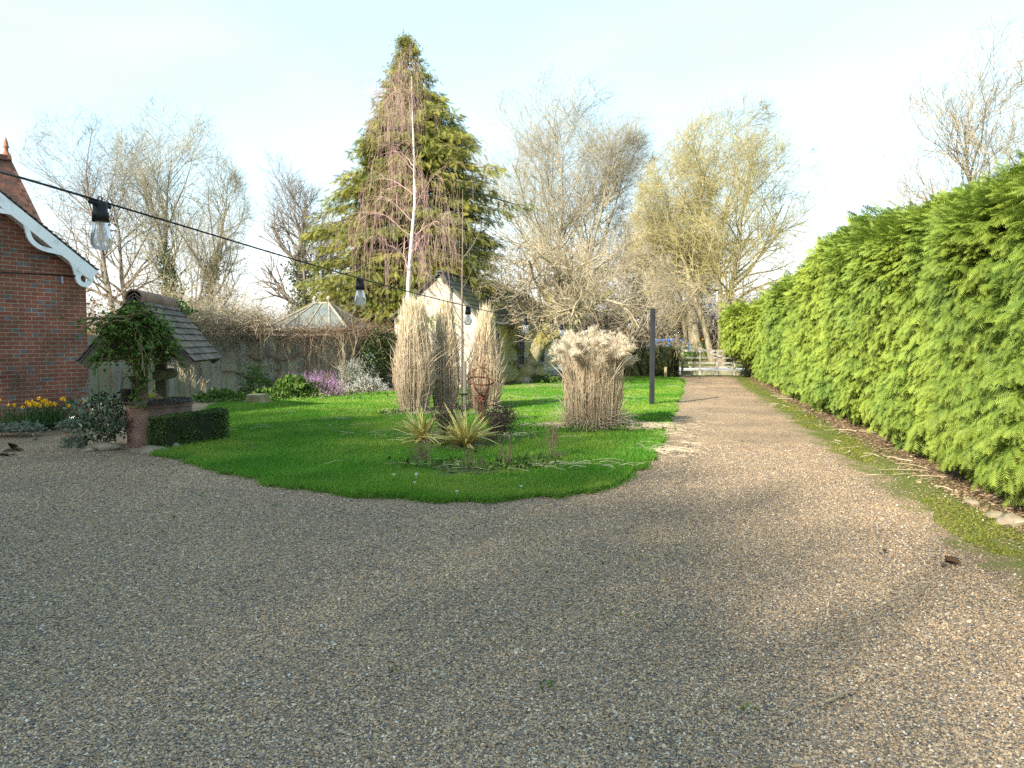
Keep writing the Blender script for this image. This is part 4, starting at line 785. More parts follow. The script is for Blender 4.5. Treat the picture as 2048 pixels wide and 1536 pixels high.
# ------------------------------------------------------------------ board fence
m_fence = M('weathered_fence', (.24, .225, .19), (.38, .36, .31), (.28, .27, .14), scale=2.2, rough=.9, bump=.4, stretch=(3, 3, .4), detail=7)
def fence():
    L_ = np.linalg.norm(FB - FA); ang = math.atan2(FD[1], FD[0]); root = thing('board_fence', 'grey vertical board fence overgrown with bare climbers', 'fence', (FA[0], FA[1], 0), ang); rg = np.random.default_rng(9); npan = 5; pw = L_ / npan
    for k in range(npan):
        b = MB(); x = k * pw + .07
        while x < (k + 1) * pw - .06:
            wd = min(.15, (k + 1) * pw - .06 - x); h = 1.76 + rg.normal() * .012; b.box((x + wd / 2, .0 + (.012 if int(x / .15) % 2 else -.012), h / 2 + .05), (wd + .012, .016, h), a=rg.random() * .8); x += .15
        for z in (.45, 1.45): b.box(((k + .5) * pw, .06, z), (pw - .12, .05, .08), a=.3)
        b.build('fence_panel', m_fence, root)
    for k in range(npan + 1):
        p = MB(); p.box((k * pw, .03, .95), (.11, .11, 1.95)); p.build('post', m_fence, root)
fence()
# ------------------------------------------------------------------ climbers along the fence
def tangle(name, label, cat, loc, ang, n, xr, zr, yr, seed, mat, r=.006, L0=1.4, steps=9, dirz=0.0, leaf=None, nl=0, wob=.35):
    rg = np.random.default_rng(seed); root = thing(name, label, cat, loc, ang); p = np.c_[rg.uniform(*xr, n), rg.normal(size=n) * yr - .08, rg.uniform(*zr, n)]
    d = nrm(np.c_[rg.normal(size=n), rg.normal(size=n) * .25, rg.normal(size=n) * .55 + dirz]); out = [p]; Ls = L0 * (.4 + .9 * rg.random(n))
    for k in range(steps - 1):
        d = nrm(d + rg.normal(size=(n, 3)) * A([wob, wob * .5, wob]) + A([0, 0, -.03 * k])); p = p + d * (Ls / steps)[:, None]; p[:, 1] = np.clip(p[:, 1], -.75, .8); p[:, 2] = np.maximum(p[:, 2], .02); out.append(p.copy())
    P = np.stack(out, 1); mb = MB(); mb.tubes(P, r * (.6 + .9 * rg.random((n, 1))) * np.linspace(1, .5, steps)[None], 3); mb.build('stems', mat, root)
    if nl:
        k = rg.integers(0, n, nl); j = rg.integers(0, steps, nl); lf = MB(); leaves(lf, rg, P[k, j] + rg.normal(size=(nl, 3)) * .06, .07, .1); lf.build('foliage', leaf, root)
    return root
fl = (FA[0], FA[1], 0); fa = math.atan2(FD[1], FD[0])
tangle('bare_climber', 'thick brown tangle of bare climber heaped along the fence top', 'climbing plant', fl, fa, 1700, (2.4, 9.6), (1.75, 2.12), .24, 81, m_twig_brown, L0=1.15)
tangle('bare_climber', 'tan twiggy climber bulging over the fence next to the well roof', 'climbing plant', fl, fa, 1000, (1.2, 5.0), (1.95, 2.6), .35, 82, m_twig_tan, L0=1.1)
tangle('bare_climber', 'thin bare vines trailing down the middle fence boards', 'climbing plant', fl, fa, 300, (3.6, 8.6), (.7, 1.8), .07, 83, m_twig_brown, r=.005, L0=1.3, dirz=-.3)
def vines():
    root = thing('woody_vine', 'thick woody vine stems curving low across the fence', 'climbing plant', fl, fa); mb = MB(); rg = np.random.default_rng(84)
    for pts, r in (([(3.7, -.1, .75), (4.2, -.12, .68), (4.7, -.1, .42), (5.2, -.12, .36), (5.7, -.1, .38), (6.2, -.1, .5)], .03), ([(6.4, -.1, 0), (6.45, -.1, .5), (6.35, -.1, 1), (6.5, -.1, 1.5), (6.4, -.05, 2)], .035), ([(4.4, -.1, 1.25), (4.8, -.1, 1.05), (5.1, -.1, 1.2), (5.6, -.1, 1.05), (6.3, -.1, 1.3)], .028), ([(5.3, -.1, .4), (5.5, -.1, .8), (5.4, -.1, 1.2), (5.6, -.1, 1.7)], .022), ([(3.0, -.1, 0), (3.1, -.1, .6), (2.9, -.1, 1.2), (3.1, -.1, 1.9)], .02), ([(7.2, -.1, 0), (7.1, -.15, .7), (7.4, -.2, 1.3), (7.3, -.2, 1.9)], .025)):
        k = smooth_loop(pts, 6, False); k = k + rg.normal(size=k.shape) * .012; mb.tube(k, r, 6)
    mb.build('stems', m_twig_brown, root)
vines()
def ivy_mass(name, label, loc, size, n, seed, mat=m_ivy, ls=.075, cat='ivy', core=True):
    rg = np.random.default_rng(seed); root = thing(name, label, cat, loc, fa); u = nrm(rg.normal(size=(n, 3))) * (.78 + .3 * rg.random(n))[:, None]; O = u * A(size) * (1 + .35 * (vn(u * 2.2 + seed) - .5))[:, None]; O[:, 2] += size[2]; lf = MB(); leaves(lf, rg, O, ls, .0, d=u * .5); lf.build('foliage', mat, root)
    if core:
        c = MB(); an = np.linspace(0, math.pi, 9); pr = np.c_[np.sin(an) * .8, 1 - np.cos(an) * .8]; c.lathe(pr, k=14); c.V = [c.V[0] * A(size)]; c.build('stems', m_hcore, root, smooth=True)
    return root
def on_f(t, y=-.2, z=0): p = FA + FD * t - A([FD[1], -FD[0]]) * y; return (p[0], p[1], z)
ivy_mass('ivy', 'dark green ivy mass at the right end of the fence', on_f(8.75, -.3), (.62, .34, .95), 3200, 91)
ivy_mass('ivy', 'dark ivy crowning the fence end beside the shed', on_f(9.2, -.2, 1.25), (.75, .4, .42), 1600, 92)
# ================================================================== GARDEN PLANTS
m_straw = M('straw_stalk', (.52, .43, .30), (.68, .585, .43), (.44, .34, .225), scale=2.5, rough=.7, tr=.28)
m_straw_pale = M('pale_straw_tip', (.66, .55, .37), (.78, .68, .50), scale=2.5, rough=.7, tr=.3)
m_plume = M('feathery_plume', (.66, .59, .46), (.78, .72, .60), (.60, .50, .36), scale=5, rough=.8, tr=.4)
m_litter = M('dry_leaf_blade', (.40, .32, .21), (.62, .53, .39), scale=6, rough=.7)
def ribbon_tmpl(n=4, curve=.5):
    u = np.linspace(0, 1, n); V = []
    for x in u: wd = 1 - x ** 2 * .9; V += [(x, -wd, -curve * x * x), (x, wd, -curve * x * x)]
    return A(V), A([(2 * i, 2 * i + 1, 2 * i + 3, 2 * i + 2) for i in range(n - 1)])
RIB = ribbon_tmpl()
def tall_grass(name, label, loc, seed, n, rb, rmid, rtop, H, hmid=.42, r=.0042, blades=1500, lean=(0, 0), group=None, skirt=600):
    rg = np.random.default_rng(seed); root = thing(name, label, 'ornamental grass', loc, 0, group)
    az = rg.random(n) * 6.283; q = np.sqrt(rg.random(n)); d = np.stack([np.cos(az), np.sin(az)], -1); us = np.linspace(0, 1, 7); out = []
    hh = H * (.72 + .30 * rg.random(n))
    for u in us:
        rad = np.interp(u, [0, .12, hmid, .75, 1], [rb, rb * 1.1, rmid, (rmid + rtop) / 2 * .95, rtop]); p = d * (q * rad)[:, None] + rg.normal(size=(n, 2)) * .028 * u + A(lean) * u; out.append(np.c_[p, hh * u])
    P = np.stack(out, 1); mb = MB(); mb.tubes(P, r * (.6 + .8 * rg.random((n, 1))) * np.linspace(1.1, .6, 7)[None], 3, a=rg.random(n) * .8); mb.build('stalks', m_straw, root)
    # curling dry leaf blades between the stalks
    k = blades; i = rg.integers(0, n, k); t = rg.random(k) ** .8 * .75; x = t * 6; j = np.minimum(x.astype(int), 5); f = (x - j)[:, None]; O = P[i, j] * (1 - f) + P[i, j + 1] * f
    U = nrm(np.c_[rg.normal(size=(k, 2)) * .55, .8 + rg.random(k) * .5]); W = nrm(np.cross(U, rg.normal(size=(k, 3)))); Nn = np.cross(U, W); s = (.18 + .35 * rg.random(k))[:, None]
    lf = MB(); lf.stamp(RIB[0], RIB[1], O, U * s, W * .006, Nn * s, rg.random(k))
    if skirt:
        k = skirt; az = rg.random(k) * 6.283; O = np.c_[np.cos(az) * rb * 1.05 * np.sqrt(rg.random(k)), np.sin(az) * rb * 1.05 * np.sqrt(rg.random(k)), rg.random(k) * .3]
        U = nrm(np.c_[np.cos(az), np.sin(az), .25 + .5 * rg.random(k)] + rg.normal(size=(k, 3)) * .6); W = nrm(np.cross(U, A([0, 0, 1.0]) + rg.normal(size=(k, 3)) * .4)); Nn = np.cross(U, W); Nn *= np.sign(Nn[:, 2:3]); s = (.2 + .32 * rg.random(k))[:, None]
        lf.stamp(RIB[0], RIB[1], O, U * s, W * .0055, Nn * s * 1.1, rg.random(k) * .5)
    lf.build('leaf_blades', m_straw, root)
    return root, P, rg
def feather_top(root, P, rg, k=5, L_=.32):
    n = len(P); i = np.repeat(np.arange(n), k); t = rg.random(len(i)); O = P[i, 5] * (1 - t)[:, None] + P[i, 6] * t[:, None]
    U = nrm(np.c_[rg.normal(size=(len(i), 2)) * .16, np.ones(len(i))]); W = nrm(np.cross(U, rg.normal(size=(len(i), 3)))); Nn = np.cross(U, W); s = (L_ * (.5 + .7 * rg.random(len(i))))[:, None]
    mb = MB(); mb.stamp(RIB[0], RIB[1], O, U * s, W * .0055, Nn * s * .2); mb.build('plumes', m_straw_pale, root)
r_, P_, g_ = tall_grass('dry_grass_clump', 'leftmost tall dry straw grass clump with pale narrow top', at(828, 826, 16.0) * A([1, 1, 0]), 101, 480, .30, .50, .25, 2.4, group='tall dry grass clumps', blades=1300, skirt=90); feather_top(r_, P_, g_)
r_, P_, g_ = tall_grass('dry_grass_clump', 'middle tall dry straw grass clump behind the sapling', at(893, 824, 16.6) * A([1, 1, 0]), 102, 300, .28, .37, .15, 2.42, lean=(-.02, 0), group='tall dry grass clumps', blades=1300, skirt=90); feather_top(r_, P_, g_)
r_, P_, g_ = tall_grass('dry_grass_clump', 'right tall dry straw grass clump behind the rusty sphere', at(968, 822, 16.9) * A([1, 1, 0]), 103, 340, .34, .44, .14, 2.25, lean=(.05, 0), group='tall dry grass clumps', blades=1100, skirt=110); feather_top(r_, P_, g_)
r_, P_, g_ = tall_grass('plumed_grass', 'broad dry miscanthus clump crowned with fluffy beige plumes', at(1187, 862, 13.2) * A([1, 1, 0]), 104, 700, .46, .54, .62, 1.62, r=.0040, blades=700, skirt=1100)
def plumes(root, P, rg):
    n = 84; ids = rg.choice(len(P), n, replace=False); mb = MB()
    for e in range(n):
        o = P[ids[e], 6]; rad = nrm(A([o[0] + .001, o[1], 0])); q = np.linalg.norm(o[:2]) / .66; up = .55 - .85 * q ** 3 * rg.random(); d = nrm(rad * (.1 + .5 * q) + A([0, 0, max(.95 - .6 * q, .1) + .3 * rg.random()]) + rg.normal(size=3) * .15); k = 190; L_ = .26 + .12 * rg.random()
        t = rg.random(k); side = rg.normal(size=(k, 3)); side = nrm(side - d * (side @ d)[:, None]); O = o + d * (t * L_)[:, None] + side * .008; O[:, 2] -= (t * L_) ** 2 * .9 * q
        U = nrm(d * .8 + side * .75 + A([0, 0, -.25 * q])); W = nrm(np.cross(U, rg.normal(size=(k, 3)))); Nn = np.cross(U, W); s = ((.10 + .06 * rg.random(k)) * (1 - .45 * t))[:, None]
        mb.stamp(RIB[0], RIB[1], O, U * s, W * .0042, Nn * s * .5, np.full(k, rg.random() * .8))
    mb.build('plumes', m_plume, root)
plumes(r_, P_, g_)
# straw lying on the lawn and the drive edge
def straw_litter():
    rg = np.random.default_rng(111); mb = MB()
    def put(c, sx, sy, n, L0, ang=0.0, sang=1.4, z=.05, r=.0026):
        p = c[:2] + rg.normal(size=(n, 2)) * A([sx, sy]); an = ang + rg.normal(size=n) * sang; L_ = L0 * (.3 + rg.random(n)); cv = rg.normal(size=n) * .5; pts = []
        lift = .03 * rg.random(n)
        for u in np.linspace(-.5, .5, 5): pts.append(np.c_[p + np.stack([np.cos(an + cv * u), np.sin(an + cv * u)], -1) * (L_ * u)[:, None], z + lift * (1 - 4 * u * u) + .012 * rg.random(n)])
        mb.tubes(np.stack(pts, 1), r * (.6 + .7 * rg.random((n, 1))), 3)
    put(gr(1215, 858), .55, .22, 900, .40, z=.07); put(gr(1250, 862), .35, .18, 260, .4, z=.08); put(gr(1335, 868), .16, .9, 110, .45, z=.03); put(gr(1332, 905), .18, .25, 70, .5, z=.03); put(gr(1375, 860), .4, 1.2, 26, .4, z=.015)
    put(gr(1100, 805), 2.2, 1.6, 150, .40, .1, .6, z=.06); put(gr(1150, 775), 2.0, .7, 160, .45, 0, .5, z=.06); put(gr(700, 850), 1.8, 1.2, 18, .4, 0, .5, z=.065); put(gr(1040, 938), .7, .15, 60, .4, .1, .5, z=.06, r=.003); put(gr(930, 880), .7, .3, 120, .3, z=.06); put(gr(820, 830), .35, .25, 60, .35, z=.06); put(gr(900, 830), .8, .3, 80, .35, z=.06)
    for y in (8, 10, 13, 17, 21): put(A([HX0 + HS * (y - HZ0) - .45, y]), .25, 1.0, 8, .45, 1.3, .8, z=.02, r=.004)
    tag(mb.build('straw_litter', m_litter), 'dry straw and leaf blades scattered over lawn and drive edge', 'straw', kind='stuff')
straw_litter()
# bed soil under the grasses and the curved border
sheet('flower_bed', smooth_loop([gr(x, y)[:2] for x, y in ((800, 826), (850, 836), (930, 836), (1000, 826), (960, 816), (860, 815))], 5), .048, m_soil)
sheet('flower_bed', smooth_loop([gr(x, y)[:2] for x, y in ((828, 884), (870, 902), (940, 908), (1010, 892), (1020, 868), (960, 862), (880, 862))], 5), .048, m_soil)
sheet('flower_bed', smooth_loop([gr(x, y)[:2] for x, y in ((828, 925), (870, 945), (940, 955), (1010, 951), (1080, 940), (1130, 918), (1118, 910), (1070, 925), (1000, 937), (930, 940), (880, 932), (842, 915))], 4), .047, m_soil)
# ------------------------------------------------------------------ yuccas, dead stems, border weeds
m_yucca = M('yucca_leaf', (.60, .50, .14), (.74, .66, .30), (.16, .21, .04), scale=4, rough=.5, tr=.15)
def yucca(label, loc, seed, n=62, L_=.55):
    rg = np.random.default_rng(seed); root = thing('yucca', label, 'plant', loc, 0, 'striped yuccas in the lawn bed'); az = rg.random(n) * 6.283; el = R(2) + R(72) * rg.random(n) ** .8
    U = np.stack([np.cos(az) * np.cos(el), np.sin(az) * np.cos(el), np.sin(el)], -1); W = nrm(np.cross(A([0, 0, 1.0]) + rg.normal(size=(n, 3)) * .35, U)); Nn = np.cross(U, W); Nn *= np.sign(Nn[:, 2:3]); s = L_ * (.5 + .6 * rg.random(n)); cv = .12 + .5 * rg.random(n) * (rg.random(n) < .4)
    V, Q = ribbon_tmpl(5, 1.0); mb = MB(); O = np.c_[np.cos(az) * .04, np.sin(az) * .04, .05 + .12 * rg.random(n)]
    for off, wd, av in ((0, .026, .0), (.0025, .007, .95)):
        mb.stamp(V, Q, O + A([0, 0, off]) + Nn * off, U * s[:, None], W * wd, Nn * (s * cv)[:, None], np.full(n, av))
    mb.build('leaves', m_yucca, root)
    br = MB(); k = 40; az = rg.random(k) * 6.283; U = nrm(np.c_[np.cos(az), np.sin(az), -.1 + .3 * rg.random(k)]); W = nrm(np.cross(A([0, 0, 1.0]), U)); s = (.18 + .2 * rg.random(k))[:, None]; br.stamp(V, Q, np.tile(A([[0, 0, .06]]), (k, 1)), U * s, W * .012, A([[0, 0, .15]]) * s); br.build('dead_leaves', m_litter, root)
yucca('smaller yellow striped yucca left in the lawn bed, some tips bent down', gr(846, 888), 121, 66, .58)
yucca('larger yellow striped spiky yucca at the foot of the sapling', gr(930, 898), 122, 110, .64)
def dead_stems(label, loc, seed, n, H, spread, lean=(0, 0), mat=None, heads=True, name='dead_perennial', r=.004):
    rg = np.random.default_rng(seed); root = thing(name, label, 'plant', loc); d = nrm(np.c_[rg.normal(size=(n, 2)) * spread + A(lean), np.ones(n)]); p = np.c_[rg.normal(size=(n, 2)) * .06, np.zeros(n)]; out = [p]; L_ = H * (.5 + .6 * rg.random(n))
    for k in range(5): d = nrm(d + rg.normal(size=(n, 3)) * .09); p = p + d * (L_ / 5)[:, None]; out.append(p)
    P = np.stack(out, 1); mb = MB(); Rr = np.repeat((r * np.linspace(1, .6, 6))[None], n, 0); mb.tubes(P, Rr, 3); P1, R1 = grow(rg, P, Rr, 4, .4, 1, H * .3, .6, .1, .15, 4, .8, .7, .2, r * .6); mb.tubes(P1, R1, 3)
    mb.build('stems', mat or m_deadstem, root)
    if heads:
        O = np.concatenate([P1[:, -1], P1[:, 2], P[:, -1]]); O = np.repeat(O, 3, 0) + rg.normal(size=(3 * len(O), 3)) * .012; lf = MB(); leaves(lf, rg, O, .035, -.2); lf.build('seed_heads', mat or m_deadstem, root)
    return root
m_deadstem = M('dead_stem', (.045, .032, .028), (.12, .088, .07), scale=6)
dead_stems('dark dead stems standing upright between the two yuccas', gr(893, 893), 131, 34, .62, .10)
dead_stems('dark dead seed head stems leaning right of the yuccas', gr(975, 888), 132, 40, .62, .12, (.75, .1))
dead_stems('thin dead stems around the foot of the rusty sphere', gr(985, 868), 133, 22, .5, .25)
dead_stems('brown upright dead stems beneath the rusty sphere', gr(962, 850), 134, 60, .85, .05, mat=m_twig_brown, heads=False)
for k, (x, y, n, h, lb) in enumerate(((848, 928, 26, .34, 'wispy dead stems at the left end of the curved border'), (938, 946, 10, .3, 'low dead twigs mid way along the curved border'), (1012, 944, 9, .42, 'single branching dead stem in the curved border'), (1106, 922, 12, .55, 'upright dead stems at the right end of the curved border'))):
    dead_stems(lb, gr(x, y), 141 + k, n, h, .12, mat=m_twig_brown, heads=False)
def low_weeds():
    rg = np.random.default_rng(151); mb = MB()
    for x, y, sx, n in ((880, 940, .30, 160), (1000, 945, .25, 200), (1040, 938, .2, 150), (1085, 928, .15, 70), (800, 832, .3, 90), (560, 800, 1.2, 500), (470, 806, .8, 400), (700, 792, .8, 300), (1180, 866, .5, 200), (1235, 862, .3, 110), (1300, 748, 1.2, 500), (1090, 757, .6, 200)):
        c = gr(x, y); O = np.c_[c[:2] + rg.normal(size=(n, 2)) * A([sx, sx * .35]), .05 + .05 * rg.random(n)]; leaves(mb, rg, O, .07, .7)
    for _ in range(46):
        y = rg.uniform(3, 12); c = A([rg.uniform(-.5, .38) * y, y]); 
        if inside(c[None], lawn)[0]: continue
        n = rg.integers(4, 16); O = np.c_[c + rg.normal(size=(n, 2)) * .022, .012 + .012 * rg.random(n)]; leaves(mb, rg, O, .022, .4)
    tag(mb.build('weeds', m_green), 'small green weeds in gravel and border edges', 'weeds', kind='stuff')
low_weeds()
def petal_flower(mb_p, mb_c, o, s, rg, up):
    up = nrm(up); b = nrm(np.cross(up, A([.3, .9, .2]))); c = np.cross(up, b); an = np.arange(6) * math.pi / 3 + rg.random(); U = b[None] * np.cos(an)[:, None] + c[None] * np.sin(an)[:, None]; W = np.cross(np.tile(up, (6, 1)), U); mb_p.stamp(LEAF[0] * A([1, 1.1, 1]), LEAF[1], np.tile(o, (6, 1)), U * s, W * s, np.tile(up, (6, 1)) * s); k = 8; a2 = np.linspace(0, 6.283, k + 1)[:-1]
    r1 = o + (b[None] * np.cos(a2)[:, None] + c[None] * np.sin(a2)[:, None]) * s * .28; r2 = o + up * s * .75 + (b[None] * np.cos(a2)[:, None] + c[None] * np.sin(a2)[:, None]) * s * .42; V = np.concatenate([r1, r2]); mb_c.add(V, [(i, (i + 1) % k, k + (i + 1) % k, k + i) for i in range(k)])
m_daff = M('daffodil_petal', (.80, .55, .02), (.85, .62, .04), rough=.5, tr=.3); m_daffc = M('daffodil_trumpet', (.80, .40, .01), rough=.5, tr=.3); m_daffl = M('daffodil_leaf', (.03, .085, .025), (.06, .13, .04), scale=4, rough=.5, tr=.2)
def daffodils(label, loc, seed, nf, H=.40, sx=.17, group='daffodil clumps by the brick house'):
    rg = np.random.default_rng(seed); root = thing('daffodil_clump', label, 'daffodils', loc, 0, group); n = nf * 9; O = np.c_[rg.normal(size=(n, 2)) * sx * .8, np.zeros(n)]; U = nrm(np.c_[rg.normal(size=(n, 2)) * .35, np.ones(n)]); W = nrm(np.cross(U, rg.normal(size=(n, 3)))); Nn = np.cross(U, W); s = (H * (.6 + .45 * rg.random(n)))[:, None]; mb = MB(); mb.stamp(RIB[0], RIB[1], O, U * s, W * .008, Nn * s * .6, rg.random(n)); mb.build('leaves', m_daffl, root)
    st = MB()
    for k in range(nf):
        o = A([rg.normal() * sx, rg.normal() * sx * .7, 0]); h = H * (.8 + .35 * rg.random()); tp = o + A([rg.normal() * .03, rg.normal() * .03 - .02, h]); st.tube([o, (o + tp) / 2 + A([.005, 0, 0]), tp], .004, 4)
        p, c = MB(), MB(); petal_flower(p, c, tp, .042, rg, A([rg.normal() * .6, -.9, .25])); f = p.build('flower', m_daff, root); c.build('trumpet', m_daffc, f)
    st.build('stems', m_daffl, root)
BZ = .12
for k, (x, y, nf, lb) in enumerate(((12, 853, 3, 'leftmost daffodil clump, cut by the photo edge'), (30, 852, 5, 'second daffodil clump from the left edge'), (56, 853, 4, 'daffodil clump with few flowers before the brick wall'), (76, 850, 7, 'daffodil clump with tall bright flowers, left of the fullest clump'), (98, 849, 10, 'fullest clump of yellow daffodils before the brick wall'), (122, 848, 6, 'daffodil clump just left of the glossy shrub'))):
    daffodils(lb, gr(x, y, BZ) * A([1, 1, 0]) + A([0, 0, BZ]), 161 + k, nf)
m_lav = M('grey_green_leaf', (.12, .155, .11), (.22, .26, .19), scale=5, rough=.8, tr=.1)
def cushion(name, label, loc, size, n, seed, mat, ls, cat='plant', up=.5, tips=None, ntips=0, group=None):
    rg = np.random.default_rng(seed); root = thing(name, label, cat, loc, 0, group); u = rg.normal(size=(n, 3)); u[:, 2] = np.abs(u[:, 2]); u = nrm(u) * (.55 + .5 * rg.random(n))[:, None]; O = u * A(size) * (1 + .6 * (vn(u * 2.5 + seed * 3.7) - .5))[:, None]; lf = MB(); leaves(lf, rg, O, ls, up, d=u * .6); lf.build('foliage', mat, root)
    if ntips:
        u = rg.normal(size=(ntips, 3)); u[:, 2] = np.abs(u[:, 2]); u = nrm(u); O = u * A(size) * (1 + .6 * (vn(u * 2.5 + seed * 3.7) - .5))[:, None] * (.8 + .3 * rg.random(ntips))[:, None]; d = nrm(u * .7 + A([0, 0, .7]) + rg.normal(size=u.shape) * .2); tp = MB()
        for j in range(9): q = O + d * (.018 * j) + rg.normal(size=O.shape) * .008; leaves(tp, rg, q, .022, .1)
        tp.build('flowers', tips, root)
    return root
cushion('lavender_plant', 'low grey green edging plant at the left bed edge', gr(30, 864, .08), (.50, .2, .14), 900, 171, m_lav, .06)
cushion('lavender_plant', 'small grey green edging plant beside the glossy shrub', gr(145, 856, .08), (.30, .2, .14), 600, 172, m_lav, .055)
cushion('grey_tuft', 'small grey green tuft at the gravel edge below the glossy shrub', gr(150, 894), (.20, .15, .20), 420, 173, m_lav, .05)
m_heath = M('heather_leaf', (.05, .065, .03), (.09, .10, .05), scale=4); m_purple = M('purple_heather_flower', (.42, .20, .42), (.58, .33, .58), scale=6, tr=.2); m_wheath = M('white_heather_flower', (.55, .53, .50), (.72, .70, .66), scale=6, tr=.2)
cushion('heather_bush', 'mound of purple flowering heather before the fence', gr(632, 795), (.78, .45, .62), 1800, 174, m_heath, .05, 'shrub', .5, m_purple, 620)
cushion('heather_bush', 'low white flowering heather nearest the dry grass', gr(738, 786), (.62, .4, .42), 1300, 175, m_heath, .05, 'shrub', .5, m_wheath, 420)
cushion('heather_bush', 'taller greyish white heather between the purple heather and the low white one', gr(700, 783) + A([0, .5, 0]), (.5, .4, .95), 1200, 176, m_lav, .05, 'shrub', .6, m_wheath, 300)
cushion('green_shrub', 'bright green strappy plant beside the purple heather', gr(580, 799) + A([0, .4, 0]), (.6, .4, .50), 900, 177, m_green, .16, 'plant', 1.2)
cushion('green_shrub', 'low bright green plant between stump and purple heather', gr(550, 800), (.55, .3, .30), 700, 178, m_green, .13, 'plant', 1.2)
cushion('green_shrub', 'dark green bushy shrub against the fence left of the stump', gr(490, 797) + A([0, 1.0, 0]), (.65, .4, .9), 900, 179, m_green, .09, 'shrub', .3)
cushion('green_shrub', 'low green plants behind the clipped box hedge', gr(440, 803), (.7, .4, .33), 900, 180, m_green, .10, 'plant', .8)
cushion('green_shrub', 'variegated light green shrub before the dark ivy', gr(725, 782) + A([0, .9, 0]), (.45, .35, 1.25), 700, 181, m_lav, .07, 'shrub', .3)
cushion('green_shrub', 'yellow green leafy bush seen between the well posts', at(306, 800, 14.2) * A([1, 1, 0]), (.4, .3, .62), 700, 182, M('yellow_green_leaf', (.13, .17, .02), (.24, .26, .04), scale=4, tr=.3), .07, 'shrub', .4)
def fence_shrub(label, t, seed, h=1.6, n=9):
    rg = np.random.default_rng(seed); root = thing('bare_shrub', label, 'shrub', on_f(t, -.5)); d = nrm(np.c_[rg.normal(size=(n, 2)) * .3, np.ones(n)]); p = np.c_[rg.normal(size=(n, 2)) * .08, np.zeros(n)]; out = [p]
    for k in range(6): d = nrm(d + rg.normal(size=(n, 3)) * .12); p = p + d * (h / 6); out.append(p)
    P = np.stack(out, 1); Rr = np.repeat((.014 * np.linspace(1, .3, 7))[None], n, 0); mb = MB(); mb.tubes(P, Rr, 5); P1, R1 = grow(rg, P, Rr, 6, .3, 1, h * .4, .7, .1, .15, 5, .6, .5, .2, .004); mb.tubes(P1, R1, 3); mb.build('stems', m_twig_tan, root)
fence_shrub('pale bare twiggy shrub leaning right before the fence by the ivy', 7.5, 191, 1.9); fence_shrub('sparse bare rose bush before the fence left part', 2.6, 192, 1.5, 12); fence_shrub('grey bare stems before the fence near the well', 1.2, 193, 1.3, 10)
cushion('added_shade_bush', 'large evergreen bush added out of view on the left to dim the sky light', (-5.0, 2.5, 0), (1.5, 1.4, 3.3), 9000, 199, m_ivy, .16, 'shrub', .2)  # unseen evergreen put in to block sky light over the left gravel
# shrubs round the well
def glossy():
    rg = np.random.default_rng(201); loc = tuple(gr(208, 893)[:2]) + (0,); root = thing('glossy_shrub', 'dark glossy leaved evergreen shrub in front of the well', 'shrub', loc); n = 9; d = nrm(np.c_[rg.normal(size=(n, 2)) * .45, np.ones(n)]); p = np.zeros((n, 3)); out = [p]
    for k in range(6): d = nrm(d + rg.normal(size=(n, 3)) * .15); p = p + d * .12; out.append(p)
    P = np.stack(out, 1); mb = MB(); mb.tubes(P, .010, 5); 
    for x in (-.02, .1): mb.tube([(x, .1, .4), (x + .02, .1, .8), (x - .03, .1, 1.22)], .006, 5); mb.tube([(x, .1, .9), (x + .12, .1, 1.15)], .004, 4)
    mb.build('stems', m_twig_brown, root)
    u = rg.normal(size=(900, 3)); u = nrm(u) * (.5 + .5 * rg.random(900))[:, None]; O = u * A([.47, .36, .40]) * (1 + .5 * (vn(u * 2.4 + 7) - .5))[:, None] + A([0, 0, .46]); lf = MB(); leaves(lf, rg, O, .075, .3, d=u * .7)
    lf.build('foliage', M('glossy_leaf', (.018, .05, .018), (.035, .08, .03), (.07, .11, .06), scale=4, rough=.28, spec=.6), root)
glossy()
def clipped(name, label, loc, rz, size, n, seed, mat, ls=.03, cat='hedge', wob=.05):
    rg = np.random.default_rng(seed); root = thing(name, label, cat, loc, rz); sx, sy, sz = size; c = MB(); c.box((0, 0, sz * .47), (sx * .93, sy * .93, sz * .94)); c.build('branches', m_hcore, root)
    ar = A([sx * sz, sx * sz, sy * sz, sy * sz, sx * sy]); f = rg.choice(5, n, p=ar / ar.sum()); a, b = rg.random(n) - .5, rg.random(n); P = np.zeros((n, 3)); no = np.zeros((n, 3))
    for k, (ax, sg) in enumerate(((1, -1), (1, 1), (0, -1), (0, 1))):
        s = f == k; o = 1 - ax; P[s, ax] = sg * size[ax] / 2; P[s, o] = a[s] * size[o]; P[s, 2] = b[s] * sz; no[s, ax] = sg
    s = f == 4; P[s, 0] = a[s] * sx; P[s, 1] = (b[s] - .5) * sy; P[s, 2] = sz; no[s, 2] = 1
    P += no * ((vn(P * 5 + seed) - .6) * wob * 2)[:, None] - no * (rg.random(n) * .03)[:, None]; lf = MB(); leaves(lf, rg, P, ls, .2, d=no * .9); lf.build('foliage', mat, root); return root
m_box = M('box_leaf', (.030, .065, .014), (.060, .11, .022), (.10, .15, .035), scale=3, rough=.45, spec=.4, tr=.1)
c_ = (gr(328, 903) + gr(457, 881)) / 2; dd = gr(457, 881) - gr(328, 903); an_ = math.atan2(dd[1], dd[0]); c_ = c_ + A([-math.sin(an_), math.cos(an_), 0]) * .16
clipped('box_hedge', 'small square clipped dark green box hedge beside the well', (c_[0], c_[1], 0), an_, (np.linalg.norm(dd), .32, .50), 12000, 211, m_box, .028)
m_beech = M('brown_hedge_leaf', (.035, .05, .015), (.10, .06, .03), (.05, .09, .02), scale=1.5, rough=.7, tr=.1)
a_, b_ = at(1245, 745, 34.5), at(1352, 745, 33.2)
